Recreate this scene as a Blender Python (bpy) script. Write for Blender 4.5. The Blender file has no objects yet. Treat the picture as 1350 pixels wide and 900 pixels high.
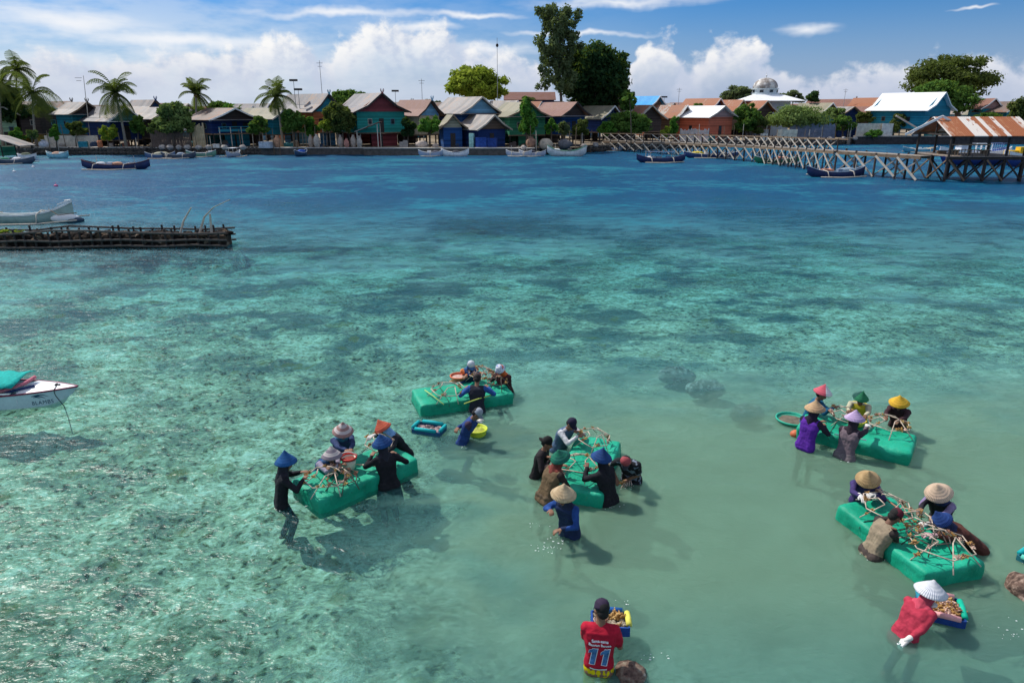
import bpy, math, random
import numpy as np
from mathutils import Vector, Matrix, noise
from mathutils.bvhtree import BVHTree
random.seed(7); rng = np.random.default_rng(7)
SC = bpy.context.scene
COL = SC.collection
R = math.radians
PITCH, FOC, CAMH = R(18.7), 900.0, 6.0
def ray(px, py):
    u = (px-675)/FOC; v = (450-py)/FOC
    return Vector((u, math.cos(PITCH)+v*math.sin(PITCH), -math.sin(PITCH)+v*math.cos(PITCH)))
def g(px, py, z=0.0):            # point of the picture on the level z
    d = ray(px, py); t = (z-CAMH)/d.z
    return Vector((d.x*t, d.y*t, z))
def at(px, py, Y):               # point of the picture at the depth Y
    d = ray(px, py); t = Y/d.y
    return Vector((d.x*t, Y, CAMH+d.z*t))
def dsh(px): return float(np.interp(px, [755, 805, 900, 1125], [0, 13, 18, 32]))
def azp(px): return math.degrees(math.atan2(px-675, FOC))
def ppm(Y, z=0):                 # picture scale at a depth
    return FOC/(Y*math.cos(PITCH)+(CAMH-z)*math.sin(PITCH))

# ---------------------------------------------------------------- materials
def newmat(name):
    m = bpy.data.materials.new(name); m.use_nodes = True
    nt = m.node_tree; nt.nodes.clear()
    return m, nt
class NB:
    def __init__(s, nt): s.nt = nt
    def n(s, t, **k):
        x = s.nt.nodes.new(t)
        for a, b in k.items(): setattr(x, a, b)
        return x
    def set(s, node, key, v):
        if isinstance(v, bpy.types.NodeSocket): s.nt.links.new(v, node.inputs[key])
        else:
            i = node.inputs[key]
            if i.type == 'RGBA' and len(v) == 3: v = (*v, 1)
            i.default_value = v
    def math(s, op, a, b=0.0, c=None, clamp=False):
        x = s.n('ShaderNodeMath', operation=op, use_clamp=clamp)
        s.set(x, 0, a); s.set(x, 1, b)
        if c is not None: s.set(x, 2, c)
        return x.outputs[0]
    def vmath(s, op, a, b=(0, 0, 0)):
        x = s.n('ShaderNodeVectorMath', operation=op)
        s.set(x, 0, a)
        if op == 'SCALE': s.set(x, 3, b)
        elif op != 'LENGTH': s.set(x, 1, b)
        return x.outputs['Value'] if op in ('LENGTH', 'DOT_PRODUCT') else x.outputs[0]
    def mix(s, f, a, b, blend='MIX'):
        x = s.n('ShaderNodeMix', data_type='RGBA', blend_type=blend)
        s.set(x, 0, f); s.set(x, 6, a); s.set(x, 7, b)
        return x.outputs[2]
    def noise(s, v, scale, detail=3, rough=.5, dist=0, out='Fac'):
        x = s.n('ShaderNodeTexNoise'); s.set(x, 'Vector', v); s.set(x, 'Scale', scale); s.set(x, 'Detail', detail)
        s.set(x, 'Roughness', rough); s.set(x, 'Distortion', dist)
        return x.outputs[out]
    def voro(s, v, scale, feature='F1', out='Distance', rand=1):
        x = s.n('ShaderNodeTexVoronoi', feature=feature); s.set(x, 'Vector', v); s.set(x, 'Scale', scale); s.set(x, 'Randomness', rand)
        return x.outputs[out]
    def ramp(s, f, pts, interp='LINEAR'):
        x = s.n('ShaderNodeValToRGB'); s.set(x, 0, f); cr = x.color_ramp; cr.interpolation = interp
        while len(cr.elements) < len(pts): cr.elements.new(.5)
        for e, (p, c) in zip(cr.elements, pts):
            e.position = p; e.color = (c, c, c, 1) if isinstance(c, (int, float)) else (*c, 1)
        return x.outputs[0]
    def range(s, f, a, b, c=0., d=1.):
        x = s.n('ShaderNodeMapRange'); x.clamp = True; x.interpolation_type = 'SMOOTHSTEP'
        for i, v in enumerate((f, a, b, c, d)): s.set(x, i, v)
        return x.outputs[0]
    def map(s, v, sc=(1, 1, 1), loc=(0, 0, 0), rot=(0, 0, 0)):
        x = s.n('ShaderNodeMapping'); s.set(x, 0, v); s.set(x, 1, loc); s.set(x, 2, rot); s.set(x, 3, sc)
        return x.outputs[0]
    def bump(s, h, strength=.5, dist=.02, normal=None):
        x = s.n('ShaderNodeBump'); s.set(x, 'Height', h); s.set(x, 'Strength', strength); s.set(x, 'Distance', dist)
        if normal is not None: s.set(x, 'Normal', normal)
        return x.outputs[0]
    def out(s, sh, vol=None):
        x = s.n('ShaderNodeOutputMaterial'); s.nt.links.new(sh, x.inputs[0])
    def pr(s, col, rough=.8, normal=None, spec=.3, metal=0, trans=0):
        x = s.n('ShaderNodeBsdfPrincipled'); s.set(x, 'Base Color', col); s.set(x, 'Roughness', rough)
        s.set(x, 'Specular IOR Level', spec); s.set(x, 'Metallic', metal)
        if normal is not None: s.set(x, 'Normal', normal)
        return x.outputs[0]
    def oc(s): return s.n('ShaderNodeTexCoord').outputs['Object']
    def gen(s): return s.n('ShaderNodeTexCoord').outputs['Generated']
_mc = {}
def mat(col, rough=.8, var=.25, scale=3., bump=.3, bd=.01, name=None, spec=.3, metal=0):
    """weathered plain surface"""
    key = (tuple(round(c, 4) for c in col), rough, var, scale, bump, bd, metal)
    if key in _mc: return _mc[key]
    m, nt = newmat(name or 'surface'); b = NB(nt); c = b.oc()
    f = b.noise(c, scale, 5, .6); f2 = b.noise(c, scale*7, 3)
    k = b.math('ADD', b.math('MULTIPLY', f, .65), b.math('MULTIPLY', f2, .35))
    lo = tuple(x*(1-var*1.3) for x in col); hi = tuple(min(.95, x*(1+var)+.01*var) for x in col)
    cc = b.ramp(k, [(.32, lo), (.5, col), (.68, hi)])
    b.out(b.pr(cc, rough, b.bump(f2, bump, bd), spec, metal))
    _mc[key] = m; return m
def cloth(col, stripes=None, name='cloth', sc=9, wet=.0):
    key = ('c', tuple(col), stripes, sc)
    if key in _mc: return _mc[key]
    m, nt = newmat(name); b = NB(nt); c = b.oc()
    f = b.noise(c, sc, 3, .55, .6); w = b.noise(c, 120, 2)
    lo = tuple(x*.72 for x in col); hi = tuple(x*1.2+.004 for x in col)
    cc = b.ramp(f, [(.3, lo), (.55, col), (.75, hi)])
    if stripes:
        sp = b.n('ShaderNodeSeparateXYZ'); b.set(sp, 0, c)
        kind, scol, k = stripes
        if kind == 'bands': s = b.math('GREATER_THAN', b.math('FRACT', b.math('MULTIPLY', sp.outputs[2], k)), .5)
        elif kind == 'print': s = b.math('GREATER_THAN', b.noise(c, k, 2), .56)
        cc = b.mix(s, cc, scol)
    b.out(b.pr(cc, .85, b.bump(b.math('ADD', f, b.math('MULTIPLY', w, .15)), .6, .02), .25))
    _mc[key] = m; return m
def roofmat(c1, c2, rust=(.22, .09, .04), amt=.35, name='roof_sheet', panel=1.1, seed=0, pw=.45):
    key = ('r', c1, c2, rust, amt, panel, seed)
    if key in _mc: return _mc[key]
    m, nt = newmat(name); b = NB(nt); c = b.oc()
    sp = b.n('ShaderNodeSeparateXYZ'); b.set(sp, 0, c)
    pn = b.math('FLOOR', b.math('MULTIPLY', sp.outputs[1], 1/panel))
    w = b.n('ShaderNodeTexWhiteNoise', noise_dimensions='1D'); b.set(w, 'W', b.math('ADD', pn, seed*13.7))
    st = b.noise(b.map(c, (.5, 3.0, .5), loc=(seed, 0, 0)), 1.0, 5, .65)
    f = b.math('ADD', b.math('MULTIPLY', w.outputs[0], pw), b.math('MULTIPLY', st, 1-pw))
    base = b.mix(b.range(f, .3, .65), c1, c2)
    rr = b.math('ADD', b.noise(b.map(c, (.7, 1.6, .7), loc=(0, seed*3, 0)), 1.6, 6, .7), b.math('MULTIPLY', w.outputs[0], .4*pw))
    cc = b.mix(b.range(rr, .78-amt*.5, .86-amt*.5), base, rust)
    cor = b.math('SINE', b.math('MULTIPLY', sp.outputs[1], 34.0))
    n = b.bump(cor, .5, .02)
    b.out(b.pr(cc, .62, n, .3))
    _mc[key] = m; return m
def planks(col, k=6.0, axis=2, name='planks', var=.3):
    key = ('p', col, k, axis)
    if key in _mc: return _mc[key]
    m, nt = newmat(name); b = NB(nt); c = b.oc()
    sp = b.n('ShaderNodeSeparateXYZ'); b.set(sp, 0, c)
    t = b.math('MULTIPLY', sp.outputs[axis], k) if axis == 2 else b.math('MULTIPLY', b.math('ADD', sp.outputs[0], sp.outputs[1]), k)
    w = b.n('ShaderNodeTexWhiteNoise', noise_dimensions='1D'); b.set(w, 'W', b.math('FLOOR', t))
    f = b.math('ADD', b.math('MULTIPLY', w.outputs[0], .5), b.math('MULTIPLY', b.noise(c, 1.3, 5, .65), .5))
    lo = tuple(x*(1-var) for x in col); hi = tuple(x*(1+var) for x in col)
    cc = b.ramp(f, [(.25, lo), (.75, hi)])
    gr = b.math('ABSOLUTE', b.math('SUBTRACT', b.math('FRACT', t), .5))
    b.out(b.pr(cc, .8, b.bump(gr, .4, .02), .25))
    _mc[key] = m; return m
def leafmat(c1, c2, name='leaves'):
    key = ('l', c1, c2)
    if key in _mc: return _mc[key]
    m, nt = newmat(name); b = NB(nt); c = b.oc()
    f = b.math('ADD', b.math('MULTIPLY', b.noise(c, .55, 3), .6), b.math('MULTIPLY', b.noise(c, 6, 2), .4))
    cc = b.ramp(f, [(.36, c1), (.64, c2)])
    d = b.n('ShaderNodeBsdfDiffuse'); b.set(d, 0, cc)
    t = b.n('ShaderNodeBsdfTranslucent'); b.set(t, 0, b.mix(.5, cc, (.25, .35, .03)))
    mx = b.n('ShaderNodeMixShader'); b.set(mx, 0, .28); b.set(mx, 1, d.outputs[0]); b.set(mx, 2, t.outputs[0])
    b.out(mx.outputs[0]); _mc[key] = m; return m
def stripes_hat(c1, c2, k=2, ribs=True):
    """conical hat: fine ribs radiating from the tip, coloured rings or sectors"""
    key = ('h', c1, c2, k)
    if key in _mc: return _mc[key]
    m, nt = newmat('hat_weave'); b = NB(nt); c = b.oc()
    sp = b.n('ShaderNodeSeparateXYZ'); b.set(sp, 0, c)
    an = b.math('ARCTAN2', sp.outputs[1], sp.outputs[0])
    rib = b.math('SINE', b.math('MULTIPLY', an, 42.0))
    ring = b.math('SINE', b.math('MULTIPLY', sp.outputs[2], 190.0))
    if k == 0: f = b.range(b.noise(c, 8, 3), .42, .6)
    elif k == 1: f = b.math('GREATER_THAN', b.math('SINE', b.math('MULTIPLY', sp.outputs[2], 75.0)), .0)
    else: f = b.math('GREATER_THAN', b.math('SINE', b.math('ADD', an, float(k))), 0)
    cc = b.mix(f, c1, c2)
    cc = b.mix(b.range(rib, -.2, 1, 0, .28), cc, tuple(x*.45 for x in c1))
    b.out(b.pr(cc, .75, b.bump(b.math('ADD', rib, b.math('MULTIPLY', ring, .5)), .5, .006), .3))
    _mc[key] = m; return m

# ---------------------------------------------------------------- mesh building
class MB:
    def __init__(s): s.v = []; s.f = []; s.m = []
    def add(s, vs, fs, m=0):
        o = len(s.v); s.v += [tuple(x) for x in vs]
        s.f += [tuple(i+o for i in f) for f in fs]; s.m += [m]*len(fs); return s
    def box(s, c, size, rot=0, m=0, M=None):
        x, y, z = (a/2 for a in size)
        vs = [Vector((i*x, j*y, k*z)) for i in (-1, 1) for j in (-1, 1) for k in (-1, 1)]
        if M is None: M = Matrix.Rotation(rot, 3, 'Z')
        vs = [M @ v + Vector(c) for v in vs]
        return s.add(vs, [(0, 1, 3, 2), (4, 6, 7, 5), (0, 4, 5, 1), (2, 3, 7, 6), (0, 2, 6, 4), (1, 5, 7, 3)], m)
    def beam(s, p0, p1, w, h, m=0):
        p0, p1 = Vector(p0), Vector(p1); d = (p1-p0); L = d.length; d.normalize()
        up = Vector((0, 0, 1)) if abs(d.z) < .95 else Vector((1, 0, 0))
        x = d.cross(up).normalized(); y = x.cross(d)
        vs = [p + x*a*w/2 + y*b_*h/2 for p in (p0, p1) for a, b_ in ((-1, -1), (1, -1), (1, 1), (-1, 1))]
        return s.add(vs, [(3, 2, 1, 0), (4, 5, 6, 7), (0, 1, 5, 4), (1, 2, 6, 5), (2, 3, 7, 6), (3, 0, 4, 7)], m)
    def tube(s, pts, rad, n=8, m=0, caps=True):
        pts = [Vector(p) for p in pts]
        if not hasattr(rad, '__len__'): rad = [rad]*len(pts)
        d = (pts[1]-pts[0]).normalized()
        up = Vector((0, 0, 1)) if abs(d.z) < .9 else Vector((1, 0, 0))
        x = d.cross(up).normalized(); vs = []; K = len(pts)
        for i, p in enumerate(pts):
            t = (pts[min(i+1, K-1)]-pts[max(i-1, 0)]).normalized()
            x = (x - t*x.dot(t)).normalized(); y = t.cross(x)
            for k in range(n):
                a = 2*math.pi*k/n; vs.append(p+(x*math.cos(a)+y*math.sin(a))*rad[i])
        fs = [(i*n+k, i*n+(k+1) % n, (i+1)*n+(k+1) % n, (i+1)*n+k) for i in range(K-1) for k in range(n)]
        if caps: fs += [tuple(range(n))[::-1], tuple((K-1)*n+k for k in range(n))]
        return s.add(vs, fs, m)
    def cap(s, p0, p1, r0, r1, n=10, m=0):
        p0, p1 = Vector(p0), Vector(p1); d = p1-p0
        if d.length < 1e-5: d = Vector((0, 0, 1e-4)); p1 = p0+d
        u = d.normalized(); P = []; Rr = []
        for a in (88, 60, 30): P.append(p0-u*r0*math.sin(R(a))); Rr.append(r0*math.cos(R(a)))
        P.append(p0); Rr.append(r0); P.append(p1); Rr.append(r1)
        for a in (30, 60, 88): P.append(p1+u*r1*math.sin(R(a))); Rr.append(r1*math.cos(R(a)))
        return s.tube(P, Rr, n, m)
    def ell(s, c, r, n=12, k=8, m=0, M=None, jit=0):
        vs = []; c = Vector(c)
        for i in range(1, k):
            th = math.pi*i/k
            for j in range(n):
                ph = 2*math.pi*j/n
                v = Vector((r[0]*math.sin(th)*math.cos(ph), r[1]*math.sin(th)*math.sin(ph), r[2]*math.cos(th)))
                if jit: v *= 1+random.uniform(-jit, jit)
                vs.append(v)
        vs += [Vector((0, 0, r[2])), Vector((0, 0, -r[2]))]
        if M is not None: vs = [M @ v for v in vs]
        vs = [v+c for v in vs]
        fs = [(i*n+j, i*n+n+j, i*n+n+(j+1) % n, i*n+(j+1) % n) for i in range(k-2) for j in range(n)]
        T = (k-1)*n
        fs += [(T, j, (j+1) % n) for j in range(n)] + [(T+1, (k-2)*n+(j+1) % n, (k-2)*n+j) for j in range(n)]
        return s.add(vs, fs, m)
    def lathe(s, prof, n=24, m=0, c=(0, 0, 0), M=None):
        vs = []; c = Vector(c)
        for r, z in prof:
            for k in range(n):
                a = 2*math.pi*k/n; v = Vector((r*math.cos(a), r*math.sin(a), z))
                vs.append((M @ v if M is not None else v)+c)
        fs = [(i*n+k, i*n+(k+1) % n, (i+1)*n+(k+1) % n, (i+1)*n+k) for i in range(len(prof)-1) for k in range(n)]
        return s.add(vs, fs, m)
    def mesh(s, name):
        me = bpy.data.meshes.new(name); me.from_pydata(s.v, [], s.f)
        if any(s.m): me.polygons.foreach_set('material_index', s.m)
        me.update(); return me
    def build(s, name, mats, parent=None, smooth=False, loc=None):
        me = s.mesh(name)
        for x in (mats if isinstance(mats, (list, tuple)) else [mats]): me.materials.append(x)
        if smooth: me.polygons.foreach_set('use_smooth', [True]*len(me.polygons))
        return link(name, me, parent, loc)
def link(name, me, parent=None, loc=None):
    o = bpy.data.objects.new(name, me); COL.objects.link(o)
    if parent: o.parent = parent
    if loc is not None: o.location = loc
    return o
def tag(o, label=None, cat=None, group=None, kind=None):
    if label: o['label'] = label
    if cat: o['category'] = cat
    if group: o['group'] = group
    if kind: o['kind'] = kind
    return o
def empty(name, loc, rz=0, label=None, cat=None, group=None):
    o = bpy.data.objects.new(name, None); COL.objects.link(o); o.location = loc; o.rotation_euler = (0, 0, rz)
    o.empty_display_size = .2
    return tag(o, label, cat, group)
TS = bpy.data.scenes.new('workshop')
def TS_dg():
    with bpy.context.temp_override(scene=TS, view_layer=TS.view_layers[0]):
        dg = bpy.context.evaluated_depsgraph_get(); dg.update(); return dg
def remeshed(mb, name, mats, parent, voxel=.012, it=4, wrinkle=0, ws=9, fac=.5):
    me = mb.mesh('tmp'); o = bpy.data.objects.new('tmp', me); TS.collection.objects.link(o)
    r = o.modifiers.new('r', 'REMESH'); r.mode = 'VOXEL'; r.voxel_size = voxel
    if it:
        sm = o.modifiers.new('s', 'SMOOTH'); sm.factor = fac; sm.iterations = it
    dg = TS_dg()
    m2 = bpy.data.meshes.new_from_object(o.evaluated_get(dg)); m2.name = name
    bpy.data.objects.remove(o); bpy.data.meshes.remove(me)
    if wrinkle:
        nn = np.empty(len(m2.vertices)*3, np.float32); m2.vertices.foreach_get('normal', nn); nn = nn.reshape(-1, 3)
        cc_ = np.empty(len(m2.vertices)*3, np.float32); m2.vertices.foreach_get('co', cc_); cc_ = cc_.reshape(-1, 3)
        for i_, c in enumerate(cc_.tolist()):
            c = Vector(c)
            d = noise.noise(Vector((c.x*ws, c.y*ws, c.z*ws*1.7)))+.5*noise.noise(Vector((c.x*ws*2.6, c.y*ws*2.6+5, c.z*ws*3)))
            cc_[i_] += nn[i_]*(d*wrinkle)
        m2.vertices.foreach_set('co', cc_.ravel()); m2.update()
    m2.materials.clear()
    for x in (mats if isinstance(mats, (list, tuple)) else [mats]): m2.materials.append(x)
    m2.polygons.foreach_set('use_smooth', [True]*len(m2.polygons))
    return link(name, m2, parent)
# ---------------------------------------------------------------- people
BED = -.74
SKIN = mat((.22, .115, .07), .6, .12, 20, .1, name='skin'); SKIN2 = mat((.16, .08, .05), .6, .12, 20, .1, name='skin'); HAIR = mat((.012, .010, .010), .7, .2, 60, .6)
EYE = mat((.02, .015, .012), .3, .1); LIP = mat((.24, .08, .07), .6, .1, 20); GLOVE = cloth((.66, .64, .60)); PGLOVE = cloth((.62, .40, .42))
def rotm(face): return Matrix.Rotation(face, 3, 'Z')
def limb(mb, a, b_, c, r0, r1, r2):
    mb.cap(a, b_, r0, r1, 12); mb.cap(b_, c, r1, r2, 12)
def ik(a, t, l1, l2, pole):
    d = t-a; L = min(d.length, (l1+l2)*.985); u = d.normalized(); t = a+u*L
    x = (L*L+l1*l1-l2*l2)/(2*L); h = math.sqrt(max(0, l1*l1-x*x)); p = (pole-u*pole.dot(u)).normalized()
    return a+u*x+p*h, t
def hand(mb, w, d, n, side, grow=0, curl=.6):
    """palm and five fingers; d: pointing direction, n: palm normal (down)"""
    d = d.normalized(); s = d.cross(n).normalized(); n = s.cross(d).normalized(); s = s*side
    pc = w+d*.045
    for k in (-.026, -.009, .009, .026): mb.cap(w+s*k*.7+d*.008, w+s*k+d*.078, .015+grow, .0125+grow, 8)
    for k, l in ((-.029, .058), (-.010, .072), (.010, .078), (.029, .07)):
        p = w+s*k+d*.078; q = p+(d*math.cos(curl*.6)+n*math.sin(curl*.6)+s*k*2.5)*l*.5; e = q+(d*math.cos(curl*1.7)+n*math.sin(curl*1.7))*l*.5
        mb.cap(p, q, .0105+grow, .0098+grow, 8); mb.cap(q, e, .0098+grow, .0085+grow, 8)
    p = w+s*.024+d*.022; q = p+(s*.8+d*.65+n*.35).normalized()*.036; e = q+(s*.25+d*.9+n*.5).normalized()*.03
    mb.cap(p, q, .0135+grow, .0115+grow, 8); mb.cap(q, e, .0115+grow, .0095+grow, 8)
WADERS = []
def person(label, base, face, hands, top, pants=(.02, .022, .03), hat=None, hgt=1.50, lean=15, hip=.80, sleeve=1., gloves=(0, 0), scarf=None, hpitch=10, hyaw=0, skin=0, hem=.10, stance=.12, step=0, long=None, curl=.6, twist=0, group=None, stripes=None, sleevecol=None, elbow=None, vest=None, bend=1.25, short=0):
    """base: picture point where the body meets the water; face: picture point looked at, or degrees (0 = away from camera, 90 = right)"""
    S = hgt/1.6; P = g(*base); 
    if isinstance(face, tuple): F = g(face[0], face[1], .3)-P; ang = math.atan2(F.y, F.x)-math.pi/2
    else: ang = -R(face)
    WADERS.append((P.x, P.y)); root = empty('person', (P.x, P.y, BED), ang, label, 'person', group); RM = rotm(ang)
    def loc(v): return RM.transposed() @ (Vector(v)-Vector((P.x, P.y, BED)))
    lean = R(lean); hp = (hip-.02)*S
    pel = Vector((0, 0, hp)); s1 = Vector((0, math.sin(lean*.75), math.cos(lean*.75))); s2 = Vector((0, math.sin(lean*bend), math.cos(lean*bend)))
    wst = pel+s1*.17*S; chs = wst+s1*.09*S+s2*.09*S; nb = chs+s2*.17*S
    pelv = pel-Vector((0, math.sin(lean)*.03, 0))
    tw = Matrix.Rotation(R(twist), 3, 'Z'); rx = tw @ Vector((1, 0, 0)); X = Vector((1, 0, 0))
    hd = Vector((0, math.sin(lean*.9+R(hpitch)), math.cos(lean*.9+R(hpitch))))
    up = (Matrix.Rotation(-R(hyaw), 3, 'Z') @ hd).normalized(); neck = nb+s2*.02; hc = neck+hd*.150*S
    # head frame
    fw = (Matrix.Rotation(-R(hyaw), 3, 'Z') @ Vector((0, math.cos(lean*.9+R(hpitch)), -math.sin(lean*.9+R(hpitch))))).normalized(); rt = fw.cross(hd).normalized(); fw = hd.cross(rt).normalized()
    HM = Matrix((rt, fw, hd)).transposed()
    H_ = lambda x, y, z: hc+HM @ Vector((x, y, z))*S
    sh = [nb-s2*.045*S+rx*k*.165*S for k in (-1, 1)]
    hj = [pelv+X*k*.085*S-Vector((0, 0, .02)) for k in (-1, 1)]
    ft = [Vector((k*stance*S, (step*k if step else k*.03), .055)) for k in (-1, 1)]
    kn = []; an = []
    for k in (0, 1):
        a_, b_ = ik(hj[k], ft[k]+Vector((0, 0, .03)), .40*S, .40*S, Vector((0, 1, 0))); kn.append(a_); an.append(b_)
    el = []; wr = []
    for k in (0, 1):
        t = hands[k]; sg = (-1, 1)[k]
        if t is None: t = sh[k]+Vector((sg*.08, .16, -.42))*S
        else: t = loc(g(*t[:2], t[2]))
        d0 = (t-sh[k]); tt = t-d0.normalized()*.06
        a_, b_ = ik(sh[k], tt, .265*S, .235*S, Vector((sg*.8, -.35, -.55)) if elbow is None else Vector((sg*elbow[0], elbow[1], elbow[2]))); el.append(a_); wr.append(b_)
    hdn = [((wr[k]-el[k]).normalized()+Vector((0, .25, -.1))).normalized() for k in (0, 1)]
    def torso(mb, gr, lo=0.):
        prof = [(pelv-s1*.05*S, .085, .098), (pel+s1*.05*S, .078, .095), (wst-s1*.02, .060, .088), (wst+s2*.06*S, .066, .092), (chs, .082, .100), (chs+s2*.07*S, .098, .092), (nb-s2*.055*S, .125, .058)]
        prof = prof[(1 if short and gr > .005 else 0):]
        for i, (c, hw_, r_) in enumerate(prof):
            q = i/(len(prof)-1); ax = (X.lerp(rx, q)).normalized()
            for f_ in (-1, -.33, .33): mb.cap(c+ax*hw_*S*f_, c+ax*hw_*S*(f_+.67), (r_+gr)*S, (r_+gr)*S, 12)
            if i:
                c0, hw0, r0 = prof[i-1]
                for f_ in (-1, -.4, .4, 1): mb.cap(c0+ax*hw0*S*f_, c+ax*hw_*S*f_, (r0+gr)*S, (r_+gr)*S, 10)
        if lo and not short: 
            for f_ in (-1, 0, 1): mb.cap(pelv-s1*.05*S+X*.09*S*f_, pelv+X*.095*S*f_-Vector((0, 0, lo)), (.098+gr)*S, (.100+gr)*S, 12)
    # ---- body
    m = MB(); torso(m, -.008)
    for k in (0, 1):
        limb(m, hj[k], kn[k], an[k], .085*S, .054*S, .036*S); m.cap(an[k]-Vector((0, .03, .02)), an[k]+Vector((0, .13, -.045)), .034, .028, 8)
        m.cap(nb-s2*.03, sh[k], .055*S, .056*S); limb(m, sh[k], el[k], wr[k], .050*S, .036*S, .026*S)
        hand(m, wr[k], hdn[k], Vector((0, .0, -1)), (-1, 1)[1-k], 0, curl)
    m.cap(nb-s2*.04, hc-hd*.06*S, .056*S, .050*S, 12)
    for c, r_ in (((0, -.012, .03), (.076, .092, .088)), ((0, .018, -.035), (.060, .072, .080))): m.ell(H_(*c), tuple(x*S for x in r_), 16, 12, M=HM)
    m.cap(H_(0, .07, -.095), H_(0, .055, -.075), .022*S, .03*S, 8); m.cap(H_(0, .092, .005), H_(0, .108, -.028), .010*S, .015*S, 8)
    m.ell(H_(0, .083, -.058), (.022*S, .014*S, .010*S), 8, 6, M=HM)
    for sg in (-1, 1): m.ell(H_(sg*.076, -.005, -.012), (.012*S, .022*S, .032*S), 8, 6, M=HM)
    sk = (SKIN, SKIN2)[skin]; body = remeshed(m, 'body', sk, root, .0085, 3, fac=.45)
    for sg in (-1, 1): m = MB(); m.ell(H_(sg*.029, .079, .008), (.011*S, .008*S, .006*S), 8, 6, M=HM); m.build('eye', EYE, body, True)
    m = MB(); m.ell(H_(0, .094, -.058), (.020*S, .008*S, .0065*S), 10, 6, M=HM); m.build('mouth', LIP, body, True)
    if not scarf:
        m = MB(); m.ell(H_(0, -.022, .036), (.083*S, .093*S, .092*S), 16, 10, M=HM); m.ell(H_(0, -.05, -.02), (.070*S, .060*S, .07*S), 12, 8, M=HM); m.build('hair', HAIR, root, True)
    # ---- clothes
    tc = cloth(top, stripes); m = MB(); torso(m, .010, hem)
    for k in (0, 1):
        m.cap(nb-s2*.035, sh[k], .062*S, .068*S)
        if sleeve >= .9: limb(m, sh[k], el[k], el[k].lerp(wr[k], .93), .063*S, .049*S, .037*S)
        else: m.cap(sh[k], sh[k].lerp(el[k], .72), .067*S, .062*S, 12)
    if sleevecol is None: shirt = remeshed(m, 'shirt', tc, root, .0105, 3, wrinkle=.0075)
    else:
        shirt = remeshed(m, 'shirt', [tc, cloth(sleevecol)], root, .0105, 3, wrinkle=.0075)
        for p in shirt.data.polygons:
            c = p.center; d_ = [((c-sh[k])-(el[k]-sh[k])*max(0, min(1, (c-sh[k]).dot(el[k]-sh[k])/(el[k]-sh[k]).length_squared))).length for k in (0, 1)]
            d2_ = [((c-el[k])-(wr[k]-el[k])*max(0, min(1, (c-el[k]).dot(wr[k]-el[k])/(wr[k]-el[k]).length_squared))).length for k in (0, 1)]
            lat = abs((c-nb).dot(rx))
            if (min(d_) < .075 or min(d2_) < .065) and lat > .15*S: p.material_index = 1
    m = MB()
    for f_ in (-1, 0, 1): m.cap(pelv-s1*.04*S+X*.068*S*f_, pelv+s1*.03*S+X*.06*S*f_, .096*S, .084*S, 12)
    for k in (0, 1): limb(m, hj[k], kn[k], an[k].lerp(kn[k], .12), .094*S, .068*S, .056*S)
    remeshed(m, 'trousers', cloth(pants), root, .0125, 3, wrinkle=.006)
    if long:
        m = MB()
        for f_ in (-1, 0, 1): m.cap(pelv+X*.09*S*f_, pelv+X*.13*S*f_-Vector((0, 0, .34)), .116*S, .13*S, 12)
        remeshed(m, 'tunic_hem', cloth(long), root, .014, 3, wrinkle=.012)
    for k in (0, 1):
        if gloves[k]:
            m = MB(); m.cap(wr[k]-hdn[k]*.05, wr[k]+hdn[k]*.01, .033, .03, 10); hand(m, wr[k], hdn[k], Vector((0, 0, -1)), (-1, 1)[1-k], .0045, curl); m.build('glove', GLOVE if gloves[k] == 1 else PGLOVE, root, True)
    if scarf:
        m = MB(); m.ell(H_(0, -.026, .022), (.092*S, .096*S, .103*S), 16, 12, M=HM)
        for f_ in (-1, 1): m.cap(H_(f_*.055, .005, -.02), H_(f_*.045, .02, -.10), .045*S, .045*S)
        m.cap(H_(0, .02, -.115), nb-s2*.02, .062*S, .090*S); m.cap(nb-rx*.08*S-s2*.02, nb+rx*.08*S-s2*.02, .075*S, .075*S); m.cap(H_(0, -.04, -.03), nb-Vector((0, .03, 0))-s2*.06*S, .075*S, .078*S)
        remeshed(m, 'headscarf', cloth(scarf), root, .0105, 2, wrinkle=.006)
    if vest: m = MB(); torso(m, .020, .02); remeshed(m, 'vest', cloth(vest), root, .0115, 2, wrinkle=.004)
    # ---- headwear
    if hat:
        kind, c1, c2, tp = hat[:4]; q = hat[4] if len(hat) > 4 else {}
        tl = Matrix.Rotation(R(q.get('pitch', 0)), 3, 'X') @ Matrix.Rotation(R(q.get('roll', 0)), 3, 'Y'); BM = HM @ tl
        if kind == 'cone':
            hu = hd.lerp(Vector((0, 0, 1)), .62).normalized(); r2 = fw.cross(hu).normalized(); f2 = hu.cross(r2).normalized(); BM = Matrix((r2, f2, hu)).transposed() @ tl
            rr, ht = q.get('r', .195)*.93, q.get('h', .19)*.95
            me = MB(); prof = [(rr, 0), (rr*.99, -.006), (rr*.965, -.002), (rr*.70, ht*.24), (rr*.40, ht*.53), (rr*.15, ht*.80), (.004, ht*.97)]
            outer = [(.003, ht), (.012, ht*.975), (rr*.17, ht*.83), (rr*.42, ht*.57), (rr*.72, ht*.28), (rr, 0)]
            me.lathe(outer+prof[1:], 40)
            o = me.build('conical_hat', stripes_hat(c1, c2, tp), root, True)
            M4 = BM.to_4x4(); M4.translation = H_(0, -.008, .055); o.matrix_local = M4
            for v in o.data.vertices: v.co += v.co.normalized()*noise.noise(v.co*14+Vector((P.x, P.y, 0)))*.007
        elif kind == 'cap':
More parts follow.
